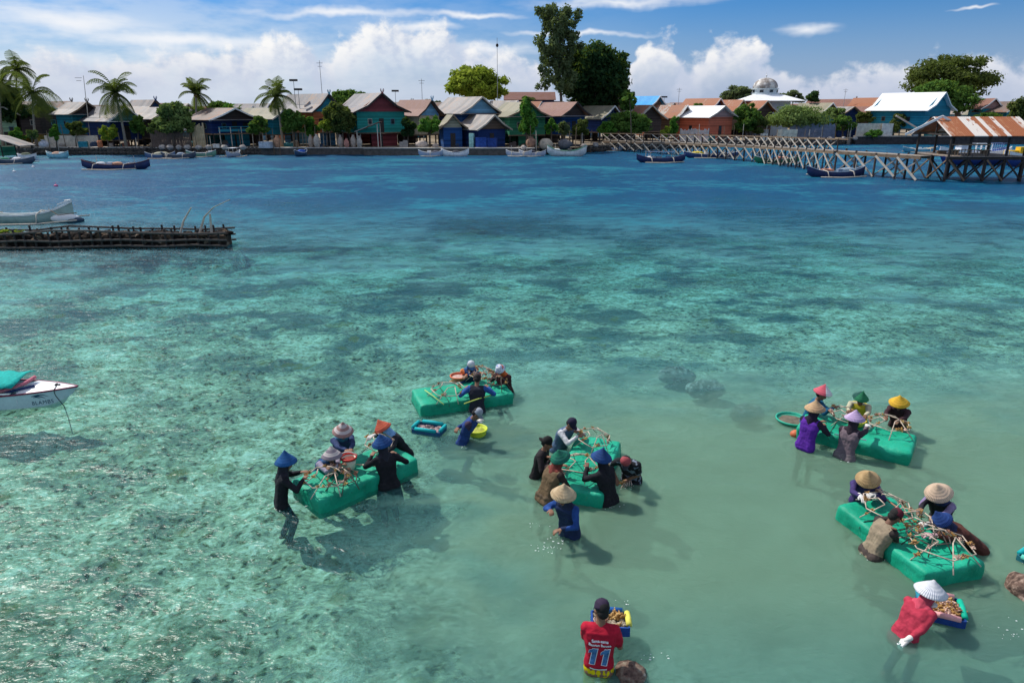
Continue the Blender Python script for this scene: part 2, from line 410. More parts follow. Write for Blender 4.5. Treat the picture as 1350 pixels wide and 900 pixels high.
            me = MB(); prof = [(.004, .092), (.03, .090), (.062, .074), (.084, .042), (.092, .0), (.0925, -.02), (.086, -.022), (.084, 0), (.05, .06), (.004, .078)]
            me.lathe([(a_*S, b_*S) for a_, b_ in prof], 24); me.ell((0, 0, .094*S), (.008, .008, .005), 8, 5)
            o = me.build('cap', cloth(c1), root, True); M4 = BM.to_4x4(); M4.translation = H_(0, -.012, .045); o.matrix_local = M4
            br = MB(); vs = []
            for i in range(11):
                a_ = R(-62+124*i/10); vs += [(.088*math.sin(a_), .088*math.cos(a_), -.014), (.080*math.sin(a_)*1.05, .088*math.cos(a_)+.070*math.cos(a_*1.35), -.026-.012*abs(math.sin(a_)))]
            n_ = len(vs); vs += [(x, y, z-.006) for x, y, z in vs]
            fs = [(2*i, 2*i+2, 2*i+3, 2*i+1) for i in range(10)]+[(n_+2*i+1, n_+2*i+3, n_+2*i+2, n_+2*i) for i in range(10)]+[(2*i+1, 2*i+3, n_+2*i+3, n_+2*i+1) for i in range(10)]
            br.add(vs, fs); b2 = br.build('brim', cloth(c2), o, True)
            if q.get('back'): b2.rotation_euler.z = math.pi
        elif kind == 'bucket':
            me = MB(); me.lathe([(x*S, z*S) for x, z in [(.004, .088), (.055, .086), (.070, .075), (.090, 0), (.128, -.038), (.126, -.042), (.086, -.004), (.064, .07), (.004, .080)]], 28)
            o = me.build('bucket_hat', cloth(c1, ('print', c2, 30) if c2 else None), root, True); M4 = BM.to_4x4(); M4.translation = H_(0, -.012, .045); o.matrix_local = M4
        elif kind == 'hood':
            me = MB(); me.ell(H_(0, -.02, .04), (.088*S, .098*S, .094*S), 14, 10, M=HM); me.cap(H_(0, .05, .065), H_(0, .10, .045), .03, .012); me.build('cap', cloth(c1), root, True)
    root['wrist'] = 0; del root['wrist']
    return root, dict(sh=sh, wr=wr, shirt=shirt, hc=hc, RM=RM, P=P)
ST1, ST2 = (.58, .44, .27), (.46, .33, .19)
def cone(c1, c2=None, k=0, **q): return ('cone', c1, c2 or tuple(x*.86 for x in c1), k, q)
# --- raft at the left
person('worker in black with a blue conical hat standing alone at the left raft end', (371, 664), (430, 628), [(402, 622, .42), (404, 632, .40)], (.010, .011, .016), hat=cone((.01, .08, .24), (.012, .10, .30), 0, r=.19, h=.21, pitch=8), scarf=(.02, .02, .03), lean=10, hip=.86, hem=.05, sleeve=1)
person('worker in mauve sleeves and striped grey hat bending over the left raft', (425, 624), (462, 634), [(436, 616, .42), (450, 613, .42)], (.30, .27, .36), hat=cone((.50, .45, .44), (.24, .20, .24), 1, r=.19, h=.19, pitch=18), scarf=(.04, .10, .22), vest=(.02, .06, .18), lean=38, hip=.80)
person('worker in dark blue with a tall pink and white ringed hat behind the bucket', (452, 604), (470, 626), [(462, 602, .46), (474, 606, .46)], (.03, .05, .13), hat=cone((.60, .52, .50), (.36, .20, .18), 1, r=.20, h=.22), scarf=(.05, .16, .26), lean=18, hip=.84, hpitch=22)
person('worker with a red conical hat reaching left across the raft with a pale glove', (534, 596), (482, 590), [(508, 600, .4), (482, 576, .60)], (.014, .014, .02), hat=cone((.60, .12, .06), (.46, .08, .05), 0, r=.185, h=.20, pitch=-6, roll=14), scarf=(.20, .38, .62), lean=34, hip=.84, gloves=(0, 1), curl=.8)
person('worker in black seen from behind with a blue conical hat, back to the camera', (513, 641), (500, 606), [(489, 600, .42), (524, 598, .42)], (.009, .009, .013), hat=cone((.012, .07, .23), (.01, .05, .18), 0, r=.19, h=.20, pitch=10, roll=-10), scarf=(.02, .02, .03), lean=16, hip=.86, hem=.10, long=(.012, .012, .016))
# --- far middle raft
person('worker in orange and navy jacket with a white and blue cap behind the far raft', (616, 506), (640, 520), [(606, 500, .44), (642, 492, .46)], (.015, .04, .12), hat=('cap', (.55, .58, .62), (.06, .16, .34), 0), sleevecol=(.55, .16, .05), scarf=(.03, .10, .26), lean=30, hip=.84)
person('worker in dark maroon with a white bucket hat and orange collar at the far raft', (668, 516), (640, 514), [(648, 494, .5), (655, 497, .5)], (.055, .018, .02), hat=('bucket', (.66, .68, .74), (.10, .18, .46), 0), scarf=(.60, .12, .03), lean=18, hip=.82, hpitch=22)
person('worker with brown cap and blue sleeves, back to the camera, at the far raft', (629, 542), (632, 505), [(612, 512, .42), (645, 510, .42)], (.018, .020, .032), hat=('cap', (.10, .055, .055), (.10, .055, .055), 0), sleevecol=(.02, .08, .28), lean=14, hip=.86, hpitch=26)
B4 = person('worker in blue shirt and grey cap turning to a yellow mesh basket', (611, 582), (634, 566), [(600, 566, .3), (631, 556, .34)], (.018, .05, .19), hat=('cap', (.30, .33, .38), (.22, .25, .30), 0), sleevecol=(.05, .03, .06), lean=22, hip=.86, gloves=(0, 1), hpitch=24, pants=(.015, .05, .15))
# --- centre raft
person('man with white long sleeves and dark cap at the centre raft', (737, 592), (776, 590), [(764, 570, .46), (766, 576, .44)], (.56, .56, .58), hat=('cap', (.018, .015, .04), (.018, .015, .04), 0), vest=(.07, .12, .20), lean=24, hip=.86, hpitch=14)
person('person in black with a black cap worn backwards at the left of the centre raft', (708, 626), (742, 612), [(722, 606, .40), (728, 610, .36)], (.018, .014, .016), hat=('cap', (.008, .008, .008), (.008, .008, .008), 0, dict(back=1)), lean=14, hip=.84)
person('worker in brown clothes with a green conical hat bending toward the centre raft', (719, 660), (760, 622), [(741, 614, .42), (742, 626, .42)], (.13, .085, .045), hat=cone((.01, .17, .10), (.01, .12, .09), 0, r=.18, h=.17, pitch=32), scarf=(.18, .04, .03), lean=24, hip=.88, long=(.11, .075, .045), sleevecol=(.03, .02, .018))
person('worker in black with a dark blue conical hat right of the centre raft', (802, 662), (768, 622), [(771, 614, .5), (775, 634, .36)], (.010, .010, .014), hat=cone((.01, .05, .18), (.01, .06, .22), 0, r=.185, h=.20, pitch=18), scarf=(.012, .012, .018), lean=14, hip=.88, gloves=(0, 0), long=(.010, .010, .014), skin=1)
person('person in printed black t-shirt and red cap rinsing a coral bundle in the water', (832, 634), (812, 646), [(826, 634, .05), (811, 632, .08)], (.012, .012, .016), hat=('cap', (.34, .07, .08), (.05, .05, .07), 0), lean=32, hip=.90, sleeve=0, hpitch=36, stripes=('print', (.16, .19, .25), 11), curl=.3)
person('person in navy with a wide straw conical hat wading away from the centre raft', (750, 704), (712, 715), [(737, 702, .28), (722, 676, .44)], (.012, .025, .075), hat=cone(ST1, ST2, 0, r=.205, h=.20, pitch=4, roll=-6), sleevecol=(.015, .06, .24), scarf=(.02, .025, .06), lean=14, hip=.92, pants=(.03, .06, .09), step=.16, stance=.09)
# --- right far raft
person('worker in a teal shirt with a red and white conical hat beyond the tan hat', (1062, 557), (1104, 548), [(1098, 545, .46), (1103, 538, .48)], (.005, .10, .20), hat=cone((.74, .72, .72), (.58, .07, .11), 2.6, r=.195, h=.19), lean=18, hip=.88, hpitch=8)
person('worker in violet top and black trousers with a tan conical hat', (1061, 592), (1092, 556), [(1084, 556, .42), (1088, 562, .4)], (.10, .02, .30), hat=cone((.55, .36, .20), (.45, .28, .16), 0, r=.20, h=.19, pitch=12), scarf=(.02, .012, .03), sleevecol=(.02, .015, .03), lean=12, hip=.92, hem=.02, pants=(.012, .013, .02))
person('worker in a grey brown top with a lilac conical hat reaching right over the raft', (1113, 603), (1140, 566), [(1128, 574, .4), (1148, 556, .48)], (.15, .11, .13), hat=cone((.56, .42, .62), (.42, .30, .50), 2.2, r=.195, h=.185, pitch=6), scarf=(.03, .02, .03), sleevecol=(.035, .022, .035), lean=14, hip=.86, long=(.16, .13, .14), gloves=(0, 1))
person('worker in pale clothes with a pointed green hat behind the right far raft', (1130, 556), (1122, 572), [(1140, 550, .42), (1118, 546, .46)], (.42, .40, .28), hat=cone((.02, .20, .09), (.01, .07, .06), 2.4, r=.165, h=.18, roll=-10), vest=(.62, .50, .04), lean=20, hip=.82, skin=1, hpitch=20)
person('worker in dark maroon with a bright yellow conical hat', (1183, 563), (1160, 580), [(1176, 562, .40), (1162, 562, .42)], (.045, .018, .022), hat=cone((.78, .46, .03), (.68, .38, .03), 0, r=.20, h=.185), scarf=(.05, .025, .03), lean=24, hip=.84, hpitch=18)
# --- right near raft
person('worker in purple with tan straw hat and pale gloves at the nearer right raft', (1134, 662), (1146, 690), [(1152, 654, .44), (1136, 656, .44)], (.045, .03, .12), hat=cone((.52, .35, .17), (.40, .26, .12), 0, r=.195, h=.20, pitch=-6, roll=6), scarf=(.03, .03, .09), lean=22, hip=.80, gloves=(1, 1), hpitch=26)
person('worker with flowered sleeves and a pale straw hat between the purple and maroon workers', (1240, 688), (1205, 694), [(1218, 692, .42), (1207, 680, .44)], (.02, .018, .024), hat=cone((.66, .48, .34), (.58, .42, .30), 0, r=.205, h=.20, pitch=-14, roll=4), scarf=(.03, .04, .12), sleevecol=(.22, .17, .30), lean=26, hip=.84, hpitch=16)
person('worker in reddish brown with a blue conical hat stretched low across the near right raft', (1284, 722), (1200, 696), [(1212, 704, .42), (1208, 690, .46)], (.085, .028, .02), hat=cone((.015, .05, .20), (.02, .07, .26), 0, r=.165, h=.19, pitch=-20), scarf=(.02, .03, .08), lean=58, hip=.86, gloves=(2, 1), hpitch=-8)
person('man in faded beige shirt and dark red cap at the nearer right raft', (1148, 730), (1184, 702), [(1178, 682, .46), (1178, 700, .40)], (.28, .22, .15), hat=('cap', (.10, .012, .025), (.10, .012, .025), 0), sleevecol=(.04, .03, .028), lean=22, hip=.82, skin=1, hpitch=20, long=(.06, .045, .04))
# --- singles at the bottom
person('woman in a red jacket and white conical hat bending over a tray of coral', (1192, 836), 62, [(1226, 806, .26), (1189, 850, .0)], (.40, .03, .06), hat=cone((.66, .67, .70), (.58, .60, .66), 0, r=.20, h=.17, pitch=10), scarf=(.5, .06, .1), lean=33, hip=.82, hgt=1.40, gloves=(1, 1), pants=(.02, .03, .05), elbow=(.6, -.3, -.6), bend=1.3, hem=.06)
RS, RI = person('man in a red t-shirt numbered 11, back to the camera, holding a tray', (789, 884), 8, [(784, 826, .24), (816, 832, .26)], (.42, .008, .03), hat=('cap', (.035, .022, .05), (.03, .02, .045), 0, dict(pitch=-8)), lean=9, hip=.87, short=1, sleeve=0, hgt=1.54, hpitch=14, hyaw=-28, hem=.02, pants=(.62, .48, .0), elbow=(.30, -.35, -1))
def print_back(root, info):
    sh = info['shirt']; T = BVHTree.FromPolygons([tuple(v.co) for v in sh.data.vertices], [tuple(p.vertices) for p in sh.data.polygons])
    top = (info['sh'][0]+info['sh'][1])/2
    def proj(mb, nm, mt_, off=.004):
        o = mb.build(nm, mt_, sh)
        for v in o.data.vertices:
            hit = T.ray_cast(Vector((v.co.x, -1.5, v.co.z)), Vector((0, 1, 0)))
            if hit[0] is not None: v.co = hit[0]+Vector((0, -off, 0))
    z0 = top.z
    def txt(s, size, x, z):
        cu = bpy.data.curves.new('t', 'FONT'); cu.body = s; cu.size = size; cu.align_x = 'CENTER'; cu.offset = .0012; to = bpy.data.objects.new('t', cu); COL.objects.link(to)
        dg = bpy.context.evaluated_depsgraph_get(); dg.update(); tm = bpy.data.meshes.new_from_object(to.evaluated_get(dg)); bpy.data.objects.remove(to)
        return [(v.co.x+x, 0, v.co.y+z) for v in tm.vertices], [tuple(p.vertices) for p in tm.polygons]
    wm_ = mat((.75, .74, .78), .7, .05)
    m = MB(); m.add(*txt('Sama-sama', .042, .0, z0-.085)); m.add(*txt('Bangun Bangsa', .042, .0, z0-.130)); proj(m, 'back_lettering', wm_)
    def digit(cx, grow, nm, mt_, off):
        m = MB(); sl = .16
        def quad(x0, z0_, x1, z1, n=10, ns=3):
            vs = []
            for i in range(n+1):
                for j in range(ns+1):
                    z = z0_+(z1-z0_)*i/n; vs.append((cx+x0+(x1-x0)*j/ns+(z-(z0-.255))*sl, 0, z))
            K = ns+1; m.add(vs, [(i*K+j, i*K+j+1, (i+1)*K+j+1, (i+1)*K+j) for i in range(n) for j in range(ns)])
        quad(-.026-grow, z0-.355-grow, .026+grow, z0-.165+grow)
        vs = [(-.062, z0-.20), (-.062, z0-.235), (-.022, z0-.215), (-.022, z0-.165)]
        c = Vector((sum(a for a, _ in vs)/4, sum(b_ for _, b_ in vs)/4)); k = 1+grow*22
        m.add([(cx+c.x+(a-c.x)*k+(b_-(z0-.255))*sl, 0, c.y+(b_-c.y)*k) for a, b_ in vs], [(0, 1, 2, 3)])
        proj(m, nm, mt_, off)
    for cx in (-.062, .072): digit(cx, .007, 'number_outline', wm_, .004); digit(cx, 0, 'number', mat((.05, .15, .34), .7, .5, 14), .007)
    m = MB(); vs = []
    for i in range(11): t = i/10; x = -.10+.19*t; z = z0-.405-.018*math.sin(math.pi*t)+.02*(t-.5)*0; vs += [(x, 0, z-.009), (x, 0, z+.009)]
    m.add(vs, [(2*i, 2*i+2, 2*i+3, 2*i+1) for i in range(10)]); proj(m, 'back_stripe', wm_)
print_back(RS, RI)
# ---------------------------------------------------------------- camera, sun, sky
cam = bpy.data.objects.new('camera', bpy.data.cameras.new('camera')); COL.objects.link(cam)
cam.location = (0, 0, CAMH); cam.rotation_euler = (R(90)-PITCH, 0, 0)
cam.data.sensor_width = 36; cam.data.lens = 24.0; cam.data.clip_end = 20000; cam.data.clip_start = .1
SC.camera = cam
SUN_AZ, SUN_EL = R(-52), R(50)          # azimuth from +Y towards +X
sd = Vector((math.sin(SUN_AZ)*math.cos(SUN_EL), math.cos(SUN_AZ)*math.cos(SUN_EL), math.sin(SUN_EL)))
sl = bpy.data.lights.new('sun', 'SUN'); sl.energy = 4.8; sl.angle = R(.53); sl.color = (1, .955, .88)
so = bpy.data.objects.new('sun', sl); COL.objects.link(so); so.rotation_euler = (-sd).to_track_quat('-Z', 'Y').to_euler()
SC.view_settings.view_transform = 'Standard'; SC.view_settings.look = 'None'; SC.view_settings.gamma = 1
SC.view_settings.exposure = 0.0; SC.view_settings.use_curve_mapping = False
try:
    SC.cycles.max_bounces = 8; SC.cycles.transparent_max_bounces = 16; SC.cycles.diffuse_bounces = 3
    SC.cycles.sample_clamp_indirect = 4; SC.cycles.caustics_reflective = False; SC.cycles.caustics_refractive = False
except Exception: pass

W = bpy.data.worlds.new('World'); SC.world = W; W.use_nodes = True
nt = W.node_tree; nt.nodes.clear(); b = NB(nt)
sky = b.n('ShaderNodeTexSky'); sky.sky_type = 'NISHITA'; sky.sun_disc = False
sky.sun_elevation = SUN_EL; sky.sun_rotation = SUN_AZ; sky.air_density = 1.0; sky.dust_density = .6; sky.ozone_density = 2.5
hs = b.n('ShaderNodeHueSaturation'); b.set(hs, 'Saturation', 1.14); b.set(hs, 'Value', .80); b.set(hs, 'Color', b.mix(1.0, sky.outputs[0], (.50, .78, 1.18), 'MULTIPLY'))
dirv = b.n('ShaderNodeTexCoord').outputs['Generated']
sp = b.n('ShaderNodeSeparateXYZ'); b.set(sp, 0, dirv)
az = b.math('ARCTAN2', sp.outputs[0], sp.outputs[1]); el = b.math('ARCSINE', sp.outputs[2])
cx = b.n('ShaderNodeCombineXYZ'); b.set(cx, 0, az); b.set(cx, 1, el)
P0 = b.vmath('SCALE', cx.outputs[0], 10.0)
def azel(px, py):
    d = ray(px, py); return math.atan2(d.x, d.y)*10, math.asin(d.z/d.length)*10
def cloud_group(name, blobs, amp, nscale, stretch, det=7, rough=.58):
    ng = bpy.data.node_groups.new(name, 'ShaderNodeTree')
    ng.interface.new_socket('V', in_out='INPUT', socket_type='NodeSocketVector')
    ng.interface.new_socket('D', in_out='OUTPUT', socket_type='NodeSocketFloat')
    q = NB(ng); gi = q.n('NodeGroupInput').outputs[0]; go = q.n('NodeGroupOutput')
    wob = q.vmath('SCALE', q.vmath('SUBTRACT', q.noise(gi, nscale*.5, 4, .6, 0, 'Color'), (.5, .5, .5)), .35)
    v = q.vmath('ADD', gi, wob); cur = None
    for (px, py, rx, ry) in blobs:
        a, e = azel(px, py); a2, _ = azel(px+rx, py); _, e2 = azel(px, py-ry)
        l = q.vmath('LENGTH', q.vmath('MULTIPLY', q.vmath('SUBTRACT', v, (a, e, 0)), (1/max(.02, a2-a), 1/max(.02, e2-e), 0)))
        l = q.math('SUBTRACT', 1.0, l)
        if cur is None: cur = l
        else:
            x = q.n('ShaderNodeMath', operation='SMOOTH_MAX'); q.set(x, 0, cur); q.set(x, 1, l); q.set(x, 2, .12); cur = x.outputs[0]
    nz = q.noise(q.map(gi, stretch), nscale, det, rough, .3)
    d = q.math('ADD', cur, q.math('MULTIPLY', q.math('SUBTRACT', nz, .5), amp))
    ng.links.new(d, go.inputs[0]); return ng
prof = [(-200,80),(-100,90),(0,72),(60,60),(120,76),(200,62),(300,56),(335,46),(370,37),(405,48),(425,66),(440,46),(470,34),(492,20),(520,16),(545,26),(580,22),(600,42),(625,52),(660,60),(705,74),(735,112),(800,120),(832,84),(850,47),(882,42),(895,60),(905,76),(932,66),(958,42),(992,40),(1010,62),(1040,92),(1075,104),(1110,92),(1150,84),(1200,80),(1250,74),(1300,66),(1350,72),(1450,60),(1550,70)]
cir = [(85,26,150,22),(440,18,150,8),(250,52,190,14),(645,68,80,12),(820,3,160,12),(770,47,120,5),(1065,42,46,12),(620,22,80,6),(1285,7,40,3),(560,36,60,7)]
def grp_out(nm, build):
    ng = bpy.data.node_groups.new(nm, 'ShaderNodeTree')
    ng.interface.new_socket('V', in_out='INPUT', socket_type='NodeSocketVector')
    ng.interface.new_socket('D', in_out='OUTPUT', socket_type='NodeSocketFloat')
    q = NB(ng); gi = q.n('NodeGroupInput').outputs[0]; go = q.n('NodeGroupOutput')
    ng.links.new(build(q, gi), go.inputs[0]); return ng
A0, A1 = azel(-200, 60)[0], azel(1550, 60)[0]
def bank(q, gi):
    wob = q.vmath('SCALE', q.vmath('SUBTRACT', q.noise(gi, 3.2, 2, .6, 0, 'Color'), (.5, .5, .5)), .42)
    v = q.vmath('ADD', gi, wob); sx = q.n('ShaderNodeSeparateXYZ'); q.set(sx, 0, v)
    t = q.math('MULTIPLY', q.math('SUBTRACT', sx.outputs[0], A0), 1/(A1-A0), clamp=True)
    fc = q.n('ShaderNodeFloatCurve'); q.set(fc, 'Value', t); cv = fc.mapping.curves[0]; cv.points[0].location = (0, .5); cv.points[1].location = (1, .5)
    for px, py in prof[1:-1]:
        a, e = azel(px, py); cv.points.new((a-A0)/(A1-A0), max(0, e/2.))
    fc.mapping.update()
    nz = q.noise(q.map(gi, (1, 1.25, 1)), 3.4, 5, .62, .2)
    d = q.math('SUBTRACT', q.math('MULTIPLY', fc.outputs[0], 2.), sx.outputs[1])
    return q.math('ADD', q.math('MULTIPLY', d, 1.6), q.math('MULTIPLY', q.math('SUBTRACT', nz, .5), .9))
G1 = grp_out('cumulus', bank); G2 = cloud_group('cirrus', cir, .95, 2.2, (.55, 3.6, 1), 4, .55)
def grp(G, v):
    x = b.n('ShaderNodeGroup'); x.node_tree = G; b.set(x, 0, v); return x.outputs[0]
d1 = grp(G1, P0); d1s = grp(G1, b.vmath('ADD', P0, (-.13, .15, 0))); d2 = grp(G2, P0)
a1 = b.math('MULTIPLY', b.range(d1, -.03, .34), b.range(d1, 1.3, .3, .30, .97)); a2 = b.range(d2, -.12, 1.15, 0, .95)
lit = b.range(b.math('SUBTRACT', d1, d1s), -.05, .52)
low = b.range(el, .01, .085)
ctop = b.mix(lit, (5.4, 6.1, 7.5), (9.3, 9.2, 9.1))
ccol = b.mix(low, (5.4, 5.9, 7.2), ctop)
veil = b.range(el, -.01, .15, 1, 0)                       # pale air low over the land
leftw = b.range(az, -.65, .30, 1.0, .0)
base = b.mix(b.math('MULTIPLY', veil, .80), hs.outputs[0], b.mix(leftw, (3.4, 4.2, 6.2), (6.2, 6.9, 8.0)))
base = b.mix(b.math('MULTIPLY', b.math('MULTIPLY', leftw, b.range(el, .22, .0, .15, .8)), b.range(b.noise(b.map(P0, (.6, 2, 1)), 1.6, 4, .6), .3, .6)), base, (7.4, 8.0, 8.8))
s1 = b.mix(a2, base, (8.6, 8.8, 9.2)); s2 = b.mix(a1, s1, ccol)
vis = b.range(el, .27, .4)
hi = b.mix(b.range(b.noise(P0, .35, 3), .40, .62, .18, .75), hs.outputs[0], (9.5, 9.8, 10.2))  # unseen white cloud overhead, added to brighten the fill light
fin = b.mix(vis, s2, hi)
bg = b.n('ShaderNodeBackground'); b.set(bg, 0, fin); b.set(bg, 1, .105)
wo = b.n('ShaderNodeOutputWorld'); nt.links.new(bg.outputs[0], wo.inputs[0])
W.cycles.sampling_method = 'MANUAL'; W.cycles.sample_map_resolution = 512

# ---------------------------------------------------------------- seabed
def axis_pts(lo, hi, fine0, fine1, step, grow):
    p = list(np.arange(fine0, fine1+1e-6, step)); s = step; x = fine1
    while x < hi: s *= grow; x += s; p.append(x)
    s = step; x = fine0
    while x > lo: s *= grow; x -= s; p.insert(0, x)
    return np.array(p)
def fbm(x, y, sc, seed):
    rs = np.random.default_rng(seed); out = np.zeros_like(x); a = 1.; f = 1/sc
    for o in range(5):
        for k in range(5):
            th = rs.uniform(0, 2*np.pi); ph = rs.uniform(0, 2*np.pi); ff = f*rs.uniform(.7, 1.4)
            out += a*np.sin((x*np.cos(th)+y*np.sin(th))*ff*2*np.pi+ph+1.4*np.sin((x*np.sin(th)-y*np.cos(th))*ff*3.1+ph*2))/5
        a *= .55; f *= 2
    return out
def grid_mesh(xs, ys, zf):
    X, Y = np.meshgrid(xs, ys); Z = zf(X, Y)
    n, m_ = len(ys), len(xs); V = np.stack([X, Y, Z], -1).reshape(-1, 3)
    i = np.arange((n-1)*(m_-1)); r = i//(m_-1); c = i % (m_-1); k = r*m_+c
    F = np.stack([k, k+1, k+m_+1, k+m_], -1)
    me = bpy.data.meshes.new('sheet'); me.vertices.add(len(V)); me.vertices.foreach_set('co', V.ravel())
    me.loops.add(F.size); me.loops.foreach_set('vertex_index', F.ravel().astype(np.int32))
    me.polygons.add(len(F)); me.polygons.foreach_set('loop_start', (np.arange(len(F))*4).astype(np.int32))
    try: me.polygons.foreach_set('loop_total', np.full(len(F), 4, np.int32))
    except Exception: pass
    me.polygons.foreach_set('use_smooth', np.ones(len(F), bool)); me.update(calc_edges=True); return me
def bed_z(X, Y):
    base = np.interp(Y, [0, 14, 22, 38, 60, 85, 97, 120, 160, 6000], [-.72, -.78, -.85, -1.0, -2.2, -1.8, -1.2, -1., -1., -1.])
    reef = 1/(1+np.exp((X+1.2-(Y-8)*-.12)/1.0))*np.clip((30-Y)/8, 0, 1)     # rougher coral to the left
    lump = np.clip(fbm(X, Y, 2.2, 3), -1, 1.2)*.10 + np.abs(fbm(X, Y, .7, 9))*.07
    base = np.where(X < -12.6, np.maximum(base, -.18-np.abs(Y-31.3-(X+13)*.05)*.55), base)
    return base + lump*(.25+.9*reef)*(Y < 60)
xs = axis_pts(-6000, 6000, -16, 12, .16, 1.09); ys = axis_pts(-40, 150, 4, 26, .16, 1.04)
m, nt = newmat('reef_floor'); b = NB(nt); c = b.oc()
sp = b.n('ShaderNodeSeparateXYZ'); b.set(sp, 0, c); X_, Y_ = sp.outputs[0], sp.outputs[1]
flow = b.vmath('ADD', c, b.vmath('SCALE', b.vmath('SUBTRACT', b.noise(c, .9, 3, .5, 0, 'Color'), (.5, .5, .5)), .38))
fl2 = b.map(flow, (1, 1.25, 1), rot=(0, 0, R(-24)))
n1 = b.noise(fl2, .62, 4, .55); n2 = b.noise(fl2, 3.1, 5, .62, .25); n3 = b.noise(b.map(flow, (1, 1.5, 1)), 9.5, 4, .62, .2)
caustic = b.voro(b.vmath('ADD', flow, b.vmath('SCALE', b.noise(c, 3, 2, .5, 0, 'Color'), .35)), 7.5, 'SMOOTH_F1')  # pale cell network painted into the bed colour in place of sun caustics
v1 = b.voro(b.vmath('ADD', flow, b.vmath('SCALE', b.noise(c, 5, 3, .5, 0, 'Color'), .22)), 3.4)
f = b.math('ADD', b.math('ADD', b.math('MULTIPLY', n1, .36), b.math('MULTIPLY', n2, .38)), b.math('MULTIPLY', n3, .42))
coral = b.ramp(f, [(.49, (.012, .016, .010)), (.54, (.060, .060, .026)), (.575, (.155, .150, .075)), (.62, (.36, .355, .23)), (.70, (.68, .67, .55))])
coral = b.mix(b.range(v1, .42, .12, 0, .35), coral, (.40, .42, .26)); coral = b.mix(b.range(caustic, .22, .42, 0, .30), coral, (.62, .64, .50))
coral = b.mix(b.math('MULTIPLY', b.range(Y_, 12, 20), b.range(b.noise(b.map(flow, (1, 1.5, 1)), .33, 5, .62), .48, .60, 0, .8)), coral, (.02, .055, .06))
coral = b.mix(b.math('MULTIPLY', b.range(Y_, 10, 6), b.range(b.noise(flow, .7, 5, .65), .46, .58, 0, .75)), coral, (.045, .06, .018))
coral = b.mix(b.range(b.noise(flow, 1.3, 3), .60, .72, 0, .75), coral, (.14, .13, .03))
sand = b.ramp(b.noise(fl2, 1.2, 5, .6), [(.3, (.19, .20, .14)), (.6, (.36, .36, .27))])
sedge = b.math('ADD', b.math('ADD', X_, b.math('MULTIPLY', Y_, .10)), b.math('MULTIPLY', b.math('SUBTRACT', n1, .5), 9.0))
issand = b.math('MULTIPLY', b.range(sedge, -1.6, 1.4), b.math('MULTIPLY', b.range(Y_, 20, 12), b.range(Y_, 4.8, 7.6)))
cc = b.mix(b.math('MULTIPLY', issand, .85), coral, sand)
hgt = b.math('ADD', b.math('MULTIPLY', n2, .6), b.math('MULTIPLY', n3, .6))
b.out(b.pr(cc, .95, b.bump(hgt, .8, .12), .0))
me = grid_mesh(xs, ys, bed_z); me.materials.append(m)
tag(link('seabed', me), kind='structure')

# ---------------------------------------------------------------- water surface
m, nt = newmat('sea_water'); b = NB(nt); c = b.oc()
sp = b.n('ShaderNodeSeparateXYZ'); b.set(sp, 0, c); X_, Y_ = sp.outputs[0], sp.outputs[1]
wv = b.map(c, (1, 1.7, 1), rot=(0, 0, R(12)))
w1 = b.noise(wv, .55, 2, .5, .6); w2 = b.noise(wv, 1.9, 3, .55, .9); w3 = b.noise(b.map(c, (1, 1.35, 1), rot=(0, 0, R(-18))), 6.5, 2, .55, .8)
hh = b.math('ADD', b.math('ADD', b.math('MULTIPLY', w1, .50), b.math('MULTIPLY', w2, .26)), b.math('MULTIPLY', w3, .095))
calm = b.math('MULTIPLY', b.range(X_, -3.5, 1.0), b.range(Y_, 15, 9))
nrm = b.n('ShaderNodeBump'); b.set(nrm, 'Height', hh); b.set(nrm, 'Distance', b.range(Y_, 12, 45, .20, .28))
b.set(nrm, 'Strength', b.math('SUBTRACT', 1.0, b.math('MULTIPLY', calm, .62)))
# how milky: stirred silt round the workers, deep far water
patch = b.noise(b.map(c, (1, 1.5, 1)), .10, 4, .6, .5); patch2 = b.noise(b.map(c, (1, 1.7, 1)), .9, 4, .65, .4)
pp = b.math('ADD', b.math('MULTIPLY', patch, .6), b.math('MULTIPLY', patch2, .4))
deep = b.range(b.math('ADD', Y_, b.math('MULTIPLY', b.math('SUBTRACT', pp, .5), 66.0)), 17, 52)
silt = b.math('MULTIPLY', b.range(Y_, 4.6, 8.0, .35, 1), b.math('MULTIPLY', b.range(b.math('ADD', X_, b.math('MULTIPLY', b.math('SUBTRACT', w1, .5), 5.0)), -3.6, .8), b.range(b.math('ADD', Y_, b.math('MULTIPLY', b.math('SUBTRACT', w1, .5), 6.0)), 19, 12)))
near = b.mix(silt, (.060, .25, .27), (.145, .262, .182))
mid = b.mix(b.range(pp, .42, .6), (.018, .18, .26), (.16, .43, .43))
farc = b.mix(b.range(pp, .47, .64), (.0, .058, .135), (.010, .165, .230))
body = b.mix(b.range(Y_, 11, 22), near, mid); body = b.mix(deep, body, farc)
near = b.mix(b.range(w1, .3, .7, 0, .35), near, (.10, .30, .27))
turb = b.math('MAXIMUM', b.math('ADD', .11, b.math('MULTIPLY', silt, .47)), b.math('MULTIPLY', deep, .93))
dif = b.n('ShaderNodeBsdfDiffuse'); b.set(dif, 0, body); b.set(dif, 'Normal', nrm.outputs[0])
sss = b.n('ShaderNodeSubsurfaceScattering'); sss.falloff = 'BURLEY'; b.set(sss, 0, body); b.set(sss, 'Scale', .22); b.set(sss, 'Radius', (.7, 1, .95)); b.set(sss, 'Normal', nrm.outputs[0])
df2 = b.n('ShaderNodeMixShader'); b.set(df2, 0, .85); b.set(df2, 1, dif.outputs[0]); b.set(df2, 2, sss.outputs[0])
tr = b.n('ShaderNodeBsdfTransparent'); b.set(tr, 0, b.mix(b.range(Y_, 12, 30), (.62, .92, .92), (.42, .86, .94)))
